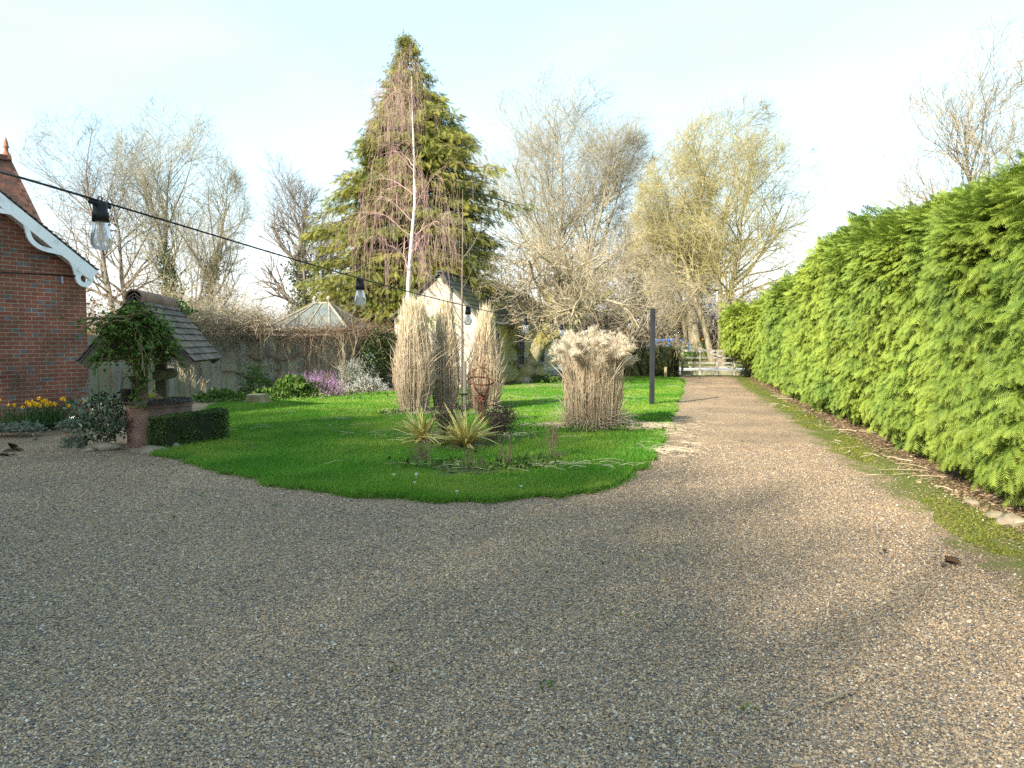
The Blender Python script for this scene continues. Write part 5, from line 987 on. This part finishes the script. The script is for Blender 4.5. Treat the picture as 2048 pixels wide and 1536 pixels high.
clipped('clipped_hedge', 'dark clipped hedge between the black post and the gate', tuple((a_ + b_)[:2] / 2) + (0,), math.atan2(b_[1] - a_[1], b_[0] - a_[0]), (np.linalg.norm((b_ - a_)[:2]), .9, 1.32), 14000, 212, m_beech, .06, wob=.10)
def wall_roses():
    for k, (px, t_, lb, h) in enumerate(((8, 0, 'bare grey rose stem against the brick wall at the left edge', 2.3), (35, 0, 'bare twiggy stem against the brick wall beside the daffodils', 1.4), (168, 0, 'bare brown rose canes between brick wall and glossy shrub', 1.2))):
        rg = np.random.default_rng(221 + k); root = thing('bare_shrub', lb, 'shrub', tuple(at(px, 700, 13.2 + .4 * k)[:2]) + (.1,)); n = 5; d = nrm(np.c_[rg.normal(size=(n, 2)) * .22, np.ones(n)]); p = np.c_[rg.normal(size=(n, 2)) * .05, np.zeros(n)]; out = [p]
        for q in range(6): d = nrm(d + rg.normal(size=(n, 3)) * .13); p = p + d * (h * (.5 + .5 * rg.random()) / 6); out.append(p)
        P = np.stack(out, 1); Rr = np.repeat((.013 * np.linspace(1, .35, 7))[None], n, 0); mb = MB(); mb.tubes(P, Rr, 5); P1, R1 = grow(rg, P, Rr, 5, .3, 1, h * .25, .8, .1, .12, 4, .6, .5, .2, .003); mb.tubes(P1, R1, 3); mb.build('stems', m_twig_grey, root)
wall_roses()
# ------------------------------------------------------------------ stump, rocks, fallen leaves
m_bark2 = M('stump_bark', (.13, .095, .065), (.27, .21, .15), (.16, .16, .02), scale=6, bump=.9, bscale=18, stretch=(1, 1, .4), dist=.03); m_cut = M('cut_wood', (.36, .27, .18), (.52, .41, .29), scale=12)
def stump():
    loc = gr(514, 808); root = thing('tree_stump', 'short mossy sawn tree stump at the lawn edge', 'stump', (loc[0], loc[1], 0)); rg = np.random.default_rng(231); k = 28; an = np.arange(k) * 6.2832 / k; lob = 1 + .10 * np.sin(an * 5) + .06 * rg.normal(size=k); rows = []
    for z, r_ in ((-.02, .46), (.05, .40), (.12, .34), (.22, .31), (.29, .30), (.30, .285), (.285, .2), (.26, .0)): rows.append(np.c_[np.cos(an) * r_ * (1 + (lob - 1) * (1.6 - z * 3)), np.sin(an) * r_ * (1 + (lob - 1) * (1.6 - z * 3)), an * 0 + z])
    j = np.arange(k); j2 = (j + 1) % k; s = MB(); rows = [q_ * A([.8, .8, .85]) for q_ in rows]; V = np.concatenate(rows[:6]); s.add(V, np.concatenate([np.c_[a * k + j, a * k + j2, (a + 1) * k + j2, (a + 1) * k + j] for a in range(5)]), a=np.clip(vn(V * 7) - .3, 0, 1)); s.build('bark', m_bark2, root, smooth=True)
    c = MB(); c.add(np.concatenate(rows[5:]), np.concatenate([np.c_[a * k + j, a * k + j2, (a + 1) * k + j2, (a + 1) * k + j] for a in range(2)])); c.build('cut_face', m_cut, root)
stump()
m_rock = M('stone', (.15, .125, .09), (.30, .255, .19), (.10, .11, .03), scale=5, bump=.7, bscale=18, dist=.02)
def rock(label, loc, size, seed, group='rough stones edging the beds'):
    rg = np.random.default_rng(seed); k, m = 14, 8; V = []
    for i in range(m + 1):
        th = math.pi * i / m
        for j in range(k): ph = 6.2832 * j / k; V.append((math.sin(th) * math.cos(ph), math.sin(th) * math.sin(ph), math.cos(th)))
    V = A(V); V = V * (1 + .7 * (vn(V * 1.3 + seed) - .5) + .25 * (vn(V * 3.1 + seed) - .5))[:, None] * A(size); mb = MB(); i = np.arange(m)[:, None] * k; j = np.arange(k)[None]; mb.add(V, np.stack([i + j, i + k + j, i + k + (j + 1) % k, i + (j + 1) % k], -1).reshape(-1, 4), a=np.clip(vn(V * 9 + seed) - .35, 0, .8)); o = mb.build('stone', m_rock, None, loc=tuple(A(loc, float) + A([0, 0, size[2] * .35])), smooth=True); tag(o, label, 'stone', group); return o
for k, (x, y, s, lb) in enumerate(((2022, 1048, (.13, .09, .07), 'pale stone under the hedge closest to the right edge'), (1990, 1035, (.08, .06, .05), 'small stone under the hedge next to the pale one'), (1945, 1008, (.08, .07, .04), 'flat stone in the brown litter beneath the hedge'), (205, 900, (.24, .12, .10), 'grey flat stone below the glossy shrub'), (300, 905, (.30, .10, .07), 'mossy flat stone at the foot of the well'), (88, 856, (.2, .12, .10), 'rounded stone edging the daffodil bed'), (118, 850, (.24, .13, .08), 'long flat stone edging the bed near the glossy shrub'), (350, 898, (.14, .09, .07), 'small stone between the well and lawn edge'), (180, 903, (.10, .08, .05), 'small mossy stone on the gravel by the grey tuft'))):
    rock(lb, gr(x, y), s, 241 + k)
m_leafd = M('dead_leaf', (.035, .022, .016), (.10, .06, .035), scale=6)
for k, (x, y, s, lb) in enumerate(((33, 902, .16, 'largest dark curled dead leaf heap on the gravel at left'), (12, 880, .06, 'small dark dead leaf near the left edge'), (66, 882, .07, 'brown dead leaf right of the small dark one'), (22, 912, .09, 'dark dead leaf scrap just below the largest heap'), (1885, 1128, .085, 'dark curled dead leaf on the gravel near the moss'), (1752, 1108, .05, 'small brown dead leaf on the drive'), (945, 912, .09, 'reddish dead leaf on the grass below the yuccas'))):
    rg = np.random.default_rng(251 + k); mb = MB(); n = 5 if s > .07 else 2; O = np.c_[rg.normal(size=(n, 2)) * s * .4, .02 + .03 * rg.random(n)]; V, Q = ribbon_tmpl(5, .35); U = nrm(np.c_[rg.normal(size=(n, 2)), .25 * rg.random(n)]); W = nrm(np.cross(A([0, 0, 1.0]) + rg.normal(size=(n, 3)) * .5, U)); Nn = np.cross(U, W); mb.stamp(V, Q, O, U * s, W * s * .28, Nn * s); o = mb.build('dead_leaf', m_leafd, None, loc=tuple(gr(x, y) + A([0, 0, .04 if k == 6 else 0]))); tag(o, lb, 'dead leaf', 'dead leaves on the ground')
def twig(label, x, y, L_, ang, seed):
    rg = np.random.default_rng(seed); pts = []; p = A([0, 0, .02]); a = ang
    for k in range(7): pts.append(p.copy()); a += rg.normal() * .35; p = p + A([math.cos(a), math.sin(a), 0]) * L_ / 6 + A([0, 0, .004 * rg.normal()])
    mb = MB(); mb.tube(pts, .006, 5); mb.tube([pts[3], A(pts[3]) + A([.05, .06, .01])], .003, 4); o = mb.build('twig', m_twig_tan, None, loc=tuple(gr(x, y))); tag(o, label, 'twig', 'fallen twigs by the hedge')
twig('long pale bent twig lying on the moss under the hedge', 1830, 955, .7, .2, 261); twig('straight pale twig on the litter under the near hedge', 1925, 1010, .35, .15, 262); twig('thin brown twig on the open gravel at bottom right', 1650, 1412, .16, .6, 263); twig('pale twig on moss half way up the hedge', 1745, 905, .6, .3, 264)
# daisies
def daisies():
    m_d = M('daisy_petal', (.75, .75, .72), rough=.6); rg = np.random.default_rng(271)
    proto = MB(); an = np.arange(9) * 6.2832 / 9; U = np.c_[np.cos(an), np.sin(an), an * 0 + .15]; W = np.c_[-np.sin(an), np.cos(an), an * 0]; proto.stamp(LEAF[0], LEAF[1], np.tile(A([[0, 0, .05]]), (9, 1)), U * .022, W * .022, np.tile(A([[0, 0, 1.0]]), (9, 1)) * .02); proto.tube([(0, 0, 0), (0, 0, .05)], .002, 4); o = proto.build('daisy', m_d)
    tag(o, 'small white daisy flower growing in the lawn', 'daisy', 'daisies in the lawn')
    P = [(832, 965), (829, 981), (788, 964), (1042, 989), (914, 1000), (833, 962), (578, 830), (585, 831), (697, 841), (705, 802), (720, 801), (719, 818), (950, 800), (660, 860), (1090, 790), (1200, 772)]
    for k, p in enumerate(P):
        q = o if k == 0 else o.copy(); 
        if k: COL.objects.link(q)
        q.location = tuple(gr(*p) + A([0, 0, .04])); q.rotation_euler = (0, 0, k * 1.1)
daisies()
# ================================================================== GARDEN OBJECTS
m_stem = M('sapling_bark', (.12, .095, .075), (.22, .18, .14), scale=8); m_stake = M('round_timber_stake', (.24, .20, .15), (.34, .29, .23), scale=6, stretch=(1, 1, .2))
def sapling():
    loc = gr(925, 872); loc = (loc[0], loc[1], 0); root = thing('sapling', 'thin bare young tree tied to a stake behind the yuccas', 'tree', loc); mb = MB(); mb.tube([(0, 0, 0), (.0, 0, .8), (.005, 0, 1.6), (.0, 0, 2.3), (.012, 0, 3.0), (.02, 0, 4.15)], [.026, .024, .021, .018, .012, .004], 7)
    mb.build('trunk', m_stem, root, smooth=True); b = MB()
    for pts, r_ in (([(0, 0, 1.95), (-.12, 0, 2.15), (-.2, .02, 2.5), (-.23, 0, 2.9)], .011), ([(0, 0, 1.2), (.12, 0, 1.35), (.28, .02, 1.72), (.42, .02, 2.1)], .009), ([(.42, .02, 2.1), (.53, .02, 2.3), (.6, 0, 2.5)], .005), ([(.01, 0, 3.0), (.2, 0, 3.25), (.36, 0, 3.6), (.42, 0, 3.85)], .008), ([(.01, 0, 2.9), (-.1, 0, 3.15), (-.16, 0, 3.5)], .006), ([(-.18, .02, 2.4), (-.3, 0, 2.7)], .005), ([(.01, 0, 2.5), (.12, 0, 2.7), (.2, 0, 2.95)], .005)):
        k = smooth_loop(pts, 4, False); b.tube(k, np.linspace(r_, r_ * .4, len(k)), 5)
    rg = np.random.default_rng(281)
    for _ in range(46): z = rg.uniform(.7, 4); b.tube([(0, 0, z), (rg.normal() * .02, rg.normal() * .02, z + .02)], .003, 4)
    b.build('branches', m_stem, root)
    st = thing('tree_stake', 'round grey timber stake beside the sapling stem', 'stake', (loc[0] + .045, loc[1] - .03, 0)); s = MB(); s.tube([(0, 0, -.05), (0, 0, 1.28)], .032, 10); s.build('pole', m_stake, st, smooth=True)
    for z in (.45, .72): t = MB(); an = np.linspace(0, 6.283, 15); t.tube(np.c_[-.02 + np.cos(an) * .075, .015 + np.sin(an) * .055, an * 0 + z], .011, 5, cap=False); t.build('strap', m_black, st)
sapling()
m_rust = M('rusty_iron', (.085, .03, .018), (.17, .07, .042), scale=9, rough=.85, bump=.3)
def armillary():
    loc = gr(962, 852); loc = (loc[0], loc[1], 0); root = thing('armillary_sphere', 'rusty iron armillary sphere on a post in the lawn bed', 'garden ornament', loc); c = A([0, 0, .86]); r0 = .255; an = np.linspace(0, 6.2832, 41)
    def ring(nv, name='ring', rad=r0, th=.010, ofs=0):
        nv = nrm(A(nv, float)); u = nrm(np.cross(nv, A([.3, .1, .9]))); v = np.cross(nv, u); pts = c + nv * ofs + rad * (np.cos(an)[:, None] * u + np.sin(an)[:, None] * v); m = len(pts) - 1; tg = nrm(np.roll(pts[:-1], -1, 0) - np.roll(pts[:-1], 1, 0)); rd = nrm(pts[:-1] - c - nv * ofs); V = np.stack([pts[:-1] + nv * th * 1.3 + rd * .003, pts[:-1] - nv * th * 1.3 + rd * .003, pts[:-1] - nv * th * 1.3 - rd * .003, pts[:-1] + nv * th * 1.3 - rd * .003], 1).reshape(-1, 3); i = np.arange(m)[:, None]; j = np.arange(4)[None]
        q = MB(); q.add(V, np.stack([i * 4 + j, i * 4 + (j + 1) % 4, ((i + 1) % m) * 4 + (j + 1) % 4, ((i + 1) % m) * 4 + j], -1).reshape(-1, 4)); q.build(name, m_rust, root)
    ring((.0, -1, .22), th=.013); ring((.85, -.5, .12)); ring((.75, .6, .15)); ring((.06, -.25, 1))
    a = MB(); tp = c + A([.03, 0, r0 + .10]); a.tube([c + A([-.02, 0, -r0 - .03]), tp], .007, 6); 
    for s in (-1, 1): a.tube(smooth_loop([c + A([.02, 0, r0]), c + A([.02 + s * .05, 0, r0 + .03]), c + A([.02 + s * .11, 0, r0 + .07])], 4, False), .008, 5); a.tube(smooth_loop([c + A([-.01, 0, -r0]), c + A([-.01 + s * .06, 0, -r0 - .03]), c + A([-.01 + s * .12, 0, -r0 - .07])], 4, False), .008, 5)
    a.build('arrow', m_rust, root)
    p = MB(); p.tube([(0, 0, -.05), (0, 0, .58)], .016, 8); p.build('pole', m_rust, root); lf = MB()
    an2 = np.arange(7) * 6.283 / 7; U = np.c_[np.cos(an2) * .6, np.sin(an2) * .6, an2 * 0 - .6]; U = nrm(U); W = np.c_[-np.sin(an2), np.cos(an2), an2 * 0]; Nn = np.cross(U, W); lf.stamp(LEAF[0], LEAF[1], np.tile(A([[0, 0, .58]]), (7, 1)), U * .16, W * .2, Nn * .16); lf.lathe([(.0, .50), (.035, .52), (.045, .56), (.02, .6)], k=10); lf.build('leaf_collar', m_rust, root)
armillary()
m_post = M('charcoal_paint', (.022, .024, .028), (.032, .034, .038), scale=3, rough=.6)
def black_post():
    loc = at(1303.5, 812, 18.1); root = thing('light_post', 'square charcoal post standing in the lawn holding the festoon lights', 'post', (loc[0], loc[1], 0), R(8)); mb = MB(); mb.box((0, 0, 1.2), (.105, .105, 2.42)); o = mb.build('post', m_post, root); b = o.modifiers.new('bevel', 'BEVEL'); b.width = .006; b.segments = 2
    c = MB(); c.box((0, 0, 2.42), (.112, .112, .02)); c.build('cap', m_post, root); h = MB(); an = np.linspace(0, 6.283, 13); h.tube(np.c_[-.06 + np.cos(an) * .018, an * 0, 2.33 + np.sin(an) * .018], .004, 5, cap=False); h.build('hook', m_black, root)
    return A([loc[0], loc[1], 0])
PP_ = black_post()
# ------------------------------------------------------------------ festoon lights
def bulb_mat():
    m = bpy.data.materials.new('bulb_glass'); m.use_nodes = True; n = m.node_tree.nodes; l = m.node_tree.links; n.remove(n['Principled BSDF']); t = n.new('ShaderNodeBsdfTransparent'); t.inputs['Color'].default_value = (.90, .91, .93, 1); g = n.new('ShaderNodeBsdfGlossy'); g.inputs['Roughness'].default_value = .04; f = n.new('ShaderNodeFresnel'); f.inputs['IOR'].default_value = 1.5; ad = n.new('ShaderNodeMath'); ad.operation = 'ADD'; ad.inputs[1].default_value = .06; l.new(f.outputs[0], ad.inputs[0]); x = n.new('ShaderNodeMixShader'); l.new(ad.outputs[0], x.inputs['Fac']); l.new(t.outputs[0], x.inputs[1]); l.new(g.outputs[0], x.inputs[2]); df = n.new('ShaderNodeBsdfTranslucent'); df.inputs['Color'].default_value = (.85, .86, .88, 1); x2 = n.new('ShaderNodeMixShader'); x2.inputs['Fac'].default_value = .36; l.new(x.outputs[0], x2.inputs[1]); l.new(df.outputs[0], x2.inputs[2]); l.new(x2.outputs[0], n['Material Output'].inputs['Surface']); return m
m_bulb = bulb_mat(); m_fil = M('filament', (.62, .33, .08), rough=.4); m_fila = M('bulb_cap', (.5, .42, .28), rough=.4)
LP = smooth_loop; 
def festoon(label, group_pts, bulbs, rad, protos={}):
    o0 = A(group_pts[0]); root = thing('festoon_lights', label, 'string lights', o0); pts = A(group_pts) - o0; k = smooth_loop(pts, 8, False); c = MB(); c.tube(k, rad, 6); c.build('cable', m_black, root)
    for i, b in enumerate(bulbs):
        b = A(b) - o0; j = int(np.argmin(np.linalg.norm(k - b, axis=1))); j = min(max(j, 1), len(k) - 2); d = nrm(k[j + 1] - k[j - 1])
        if 'h' not in protos:
            h = MB(); h.lathe([(.0, .0), (.014, -.001), (.0165, -.008), (.0165, -.026), (.0185, -.028), (.0195, -.05), (.0, -.05)], k=20); h.tube([d * -.035 + A([0, 0, -.008]), d * .035 + A([0, 0, -.008])], [.0055, .0055], 8); an = np.linspace(0, 6.283, 11); h.tube(np.c_[np.cos(an) * .005, an * 0, .005 + np.sin(an) * .006], .0018, 5, cap=False); hd = h.build('lamp_holder', m_black, root, smooth=True); g = MB(); prof = [(.0135, -.048), (.016, -.058), (.0215, -.075), (.0245, -.09), (.0245, -.099), (.021, -.11), (.0125, -.1175), (0, -.119)]; g.lathe(smooth_loop(np.c_[A(prof), np.zeros(8)], 4, False)[:, :2], k=28); gb = g.build('bulb', m_bulb, hd, smooth=True)
            f = MB(); f.tube([(0, 0, -.045), (0, 0, -.066)], .004, 6)
            for a in range(4): q = 1.57 * a; f.tube([(math.cos(q) * .003, math.sin(q) * .003, -.064), (math.cos(q) * .0055, math.sin(q) * .0055, -.098)], .0011, 4)
            f.build('filament', m_fil, hd); protos['h'] = hd; hd.location = tuple(b); continue
        q = copy_tree(protos['h'], root); q.location = tuple(b); q.rotation_euler = (0, 0, math.atan2(d[1], d[0]) - protos.get('a', math.atan2(d[1], d[0])))
    return root
Zs = [1.8 + 1.42 * k for k in range(11)]
pxs = [200, 720, 936, 1051.5, 1123, 1172.5, 1209, 1237, 1258.5, 1276, 1292]; cys = [402, 557, 613, 637.5, 649.5, 651.5, 651.5, 648, 641, 632.5, 624.5]
fb = [at(x, y, z) for x, y, z in zip(pxs, cys, Zs)]
festoon('long string of clear bulbs swagging from the near left to the black post', [at(-330, 270, 1.05), at(-40, 334, 1.32)] + fb + [A([PP_[0] - .06, PP_[1], 2.35])], fb, .0027)
# ------------------------------------------------------------------ gate
m_gatew = M('gate_timber', (.27, .255, .23), (.41, .39, .36), (.19, .18, .09), scale=4, rough=.9, stretch=(.4, 1, 1)); m_gpost = M('gatepost_timber', (.17, .15, .09), (.28, .25, .17), scale=4, rough=.9, stretch=(1, 1, .3))
def gate():
    a, b = gr(1363, 752), gr(1500, 753); dd = (b - a)[:2]; L_ = np.linalg.norm(dd); ang = math.atan2(dd[1], dd[0]); root = thing('field_gate', 'grey wooden five bar gate closing the end of the drive', 'gate', (a[0], a[1], 0), ang)
    def bar(name, p, q, w, t, av=.1): m = MB(); m.beam(p, q, w, t, (0, 1, 0), a=av); m.build(name, m_gatew, root)
    st = MB(); V = smooth_loop([(.03, 0, .04), (.03, 0, .6), (.03, 0, 1.15), (.06, 0, 1.5), (.12, 0, 1.72), (.19, 0, 1.86)], 3, False)
    for p, q in zip(V[:-1], V[1:]): st.beam(p - (q - p) * .1, q + (q - p) * .1, .11, .075)
    st.lathe([(0.075, -.04), (.075, .04), (0, .04)], (.19, 0, 1.86), 10); st.build('hanging_stile', m_gatew, root)
    bar('rail', (.05, 0, 1.20), (L_, 0, 1.17), .10, .08)
    for z in (.86, .62, .42): bar('rail', (.06, .01, z), (L_ - .03, .01, z), .075, .04, .1)
    bar('rail', (.06, .01, .15), (L_ - .03, .01, .15), .20, .04, .8)
    for x in (.27, .52, .77): bar('upright', (L_ * x, -.03, .05), (L_ * x, -.03, 1.18), .085, .035)
    bar('shutting_stile', (L_ - .04, 0, .03), (L_ - .04, 0, 1.24), .09, .075); bar('brace', (-.22, -.05, 1.72), (1.78, -.05, .92), .09, .05); bar('brace', (L_ * .66, -.06, .5), (L_ - .05, -.06, .06), .07, .03, .5)
    for k, (x, h, w_, lb) in enumerate(((-.22, 1.92, .19, 'thick mossy gatepost at the left end of the gate'), (L_ + .12, .52, .14, 'short gatepost stub at the right end of the gate'), (L_ + .34, .40, .20, 'brown stub post between gate and tall hedge'))):
        p = A([a[0] + math.cos(ang) * x, a[1] + math.sin(ang) * x, 0]); g = thing('gatepost', lb, 'post', p, ang); m = MB(); m.box((0, 0, h / 2 - .05), (w_, w_, h + .1)); m.build('post', m_gpost, g); c = MB(); c.box((0, 0, h + .015), (w_ * .9, w_ * .9, .03)); c.build('cap', m_gpost, g)
    s = thing('marker_stake', 'short pale wooden stake in the grass left of the gate', 'stake', gr(1331, 757)); m = MB(); m.box((0, 0, .24), (.11, .05, .54)); m.build('stake', M('pale_timber', (.42, .35, .16), (.52, .44, .24), scale=5), s)
gate()
tz = [18.1 + 1.45 * k for k in range(1, 10)]; fx = [1312.5, 1322.5, 1332, 1338.5, 1344.5, 1349, 1353, 1356, 1358.5]; fy = [648, 661, 667.5, 668, 667, 665.5, 663.5, 661, 658]
f2 = [at(x, y, z) for x, y, z in zip(fx, fy, tz)]
festoon('short string of clear bulbs between the black post and the gatepost', [A([PP_[0] + .06, PP_[1], 2.33])] + f2 + [at(1361, 655, 32.6)], f2, .0027)
# ------------------------------------------------------------------ bench by the shed
def bench():
    p, q = gr(1090, 757), gr(1140, 755); loc = at(1116, 757, 31.0); ang = math.atan2(.968, .252) - math.pi / 2 + R(6); root = thing('garden_bench', 'white metal garden bench with arched gothic back by the shed', 'bench', (loc[0], loc[1], 0), ang); wd = 1.15
    def tb(pts, r=.016): return MB().tube(pts, r, 6)
    for x in (-wd / 2, wd / 2): tb([(x, -.22, 0), (x, -.22, .62), (x, .2, .62)]).build('leg', m_white, root); tb([(x, .22, 0), (x, .24, .98)]).build('leg', m_white, root)
    s = MB(); 
    for y in np.linspace(-.22, .2, 7): s.box((0, y, .43), (wd, .04, .02))
    s.build('seat', m_white, root); ft = tb([(-wd / 2, -.22, .12), (wd / 2, -.22, .12)]); ft.tube([(-wd / 2, -.22, .43), (wd / 2, -.22, .43)], .018, 6); ft.build('stretcher', m_white, root)
    b = MB(); b.tube([(-wd / 2, .24, .98), (wd / 2, .24, .98)], .016, 6); b.tube([(-wd / 2, .22, .5), (wd / 2, .22, .5)], .012, 6); n = 6; sw = wd / n
    for k in range(n):
        x0 = -wd / 2 + k * sw; b.tube([(x0 + sw, .22, .5), (x0 + sw, .24, .8)], .011, 5)
        for s_ in (0, 1): xa = x0 + s_ * sw; b.tube(smooth_loop([(xa, .235, .78), (xa + (1 - 2 * s_) * .02, .238, .88), (x0 + sw / 2, .24, .97)], 3, False), .010, 5)
    b.build('backrest', m_white, root)
bench()
# ------------------------------------------------------------------ parked cars beyond the gate
m_tyre = M('tyre', (.02, .02, .02), rough=.9); m_cglass = M('car_glass', (.02, .025, .03), rough=.06, spec=.7)
def car(label, loc, rz, col, H=1.7):
    root = thing('parked_car', label, 'car', loc, rz, 'cars parked beyond the gate'); m = M('car_paint', col, rough=.25, spec=.6); W_ = .86; S = [(-2.15, .35), (-2.2, .75), (-2.05, .98), (-1.75, H - .25), (-1.5, H - .06), (-.6, H), (.35, H - .06), (1.1, 1.02), (1.95, .86), (2.15, .7), (2.15, .35)]
    def prof(s, sgn): return [(x, sgn * (W_ - .20 * max(0, (z - .95) / (H - .95))) * s, z) for x, z in S]
    P = [prof(1, -1), prof(1, 1)]; n = len(S); b = MB(); V = A(P[0] + P[1]); b.add(V, [(i, i + 1, n + i + 1, n + i) for i in range(n - 1)] + [(n - 1, 0, n, 2 * n - 1)]); 
    for o in (0, n):
        for i in range(1, n - 1): b.add(V[[o, o + i, o + i + 1]], T=[(0, 1, 2)])
    b.build('body', m, root)
    for sg in (-1, 1):
        w_ = lambda z: sg * (W_ - .20 * (z - .95) / (H - .95) + .006)
        for pts in ([(-1.62, 1.02), (-1.42, H - .14), (-.45, H - .10), (-.4, 1.02)], [(-.32, 1.02), (-.36, H - .10), (.28, H - .15), (.92, 1.04)]): g = MB(); g.add([(x, w_(z), z) for x, z in pts], Q=[(0, 1, 2, 3)]); g.build('window', m_cglass, root)
        for x in (-1.35, 1.35):
            t = MB(); t.tube([(x, sg * .66, .32), (x, sg * .87, .32)], .32, 20); to = t.build('wheel', m_tyre, root); r_ = MB(); r_.tube([(x, sg * .865, .32), (x, sg * .885, .32)], .19, 16); r_.build('rim', M('rim', (.4, .4, .42), rough=.3), to)
        l = MB(); l.box((2.13, sg * .6, .72), (.08, .34, .14)); l.build('headlight', M('headlight', (.7, .7, .72), rough=.1), root); l = MB(); l.box((-2.17, sg * .66, .85), (.06, .2, .26)); l.build('taillight', M('taillight', (.45, .02, .02), rough=.2), root)
    for x0, z0, x1, z1 in ((.42, H - .10, 1.04, 1.08), (-1.58, H - .16, -1.82, 1.16)): g = MB(); s = .012 if x0 > 0 else -.012; g.add([(x0 + s, -.55, z0), (x0 + s, .55, z0), (x1 + s, .68, z1), (x1 + s, -.68, z1)], Q=[(0, 1, 2, 3)]); g.build('windscreen', m_cglass, root)
car('bright blue car parked beyond the clipped hedge left of the gate', gp(1318, 46), R(184), (.02, .11, .42), 1.82)
car('dark blue car parked beyond the gate beside the tall hedge', gp(1462, 48), R(178), (.03, .05, .12), 1.72)
# verge beyond the gate
m_verge = M('verge', (.05, .10, .015), (.13, .11, .05), scale=1.2, bump=.5)
def verge():
    rg = np.random.default_rng(291); nx, ny = 60, 14; xs = np.linspace(-4, 30, nx); ys = np.linspace(40.2, 44.5, ny); X, Y = np.meshgrid(xs, ys, indexing='ij'); Z = .1 + .75 * sstep(40.2, 42.5, Y) + .25 * (vn(np.c_[X.ravel() * .8, Y.ravel() * .8, X.ravel() * 0]).reshape(nx, ny) - .5); mb = MB(); i = np.arange(nx - 1)[:, None] * ny; j = np.arange(ny - 1)[None]; mb.add(np.stack([X, Y, Z], -1).reshape(-1, 3), np.stack([i + j, i + ny + j, i + ny + j + 1, i + j + 1], -1).reshape(-1, 4)); tag(mb.build('verge', m_verge, None, smooth=True), kind='structure')
    g = MB(); n = 5000; x = rg.uniform(5, 20, n); y = rg.uniform(41.4, 43.8, n); O = np.c_[x, y, .1 + .75 * sstep(40.2, 42.5, y) + .02]; leaves(g, rg, O, .22, 1.4); tag(g.build('ground_cover', m_green), 'green plants covering the bank beyond the gate', 'ground cover', kind='stuff')
    for k, (px, py, nf, lb) in enumerate(((1385, 706, 12, 'pale yellow daffodils on the bank behind the gate rails'), (1398, 695, 9, 'daffodils on the bank above the top gate rail'), (1450, 697, 10, 'yellow daffodils on the bank by the dark blue car'), (1372, 704, 7, 'daffodils behind the curved gate stile'))):
        daffodils(lb, at(px, py, 41.8 + .3 * k), 301 + k, nf, .42, .38, 'daffodils on the bank beyond the gate')
    for k, (px, nf, lb) in enumerate(((1344, 6, 'orange yellow flowers at the hedge foot beside the gatepost'), (1322, 4, 'yellow flowers at the hedge foot left of the stake'))): daffodils(lb, gr(px, 750), 311 + k, nf, .26, .22, 'flowers under the clipped hedge')
verge()
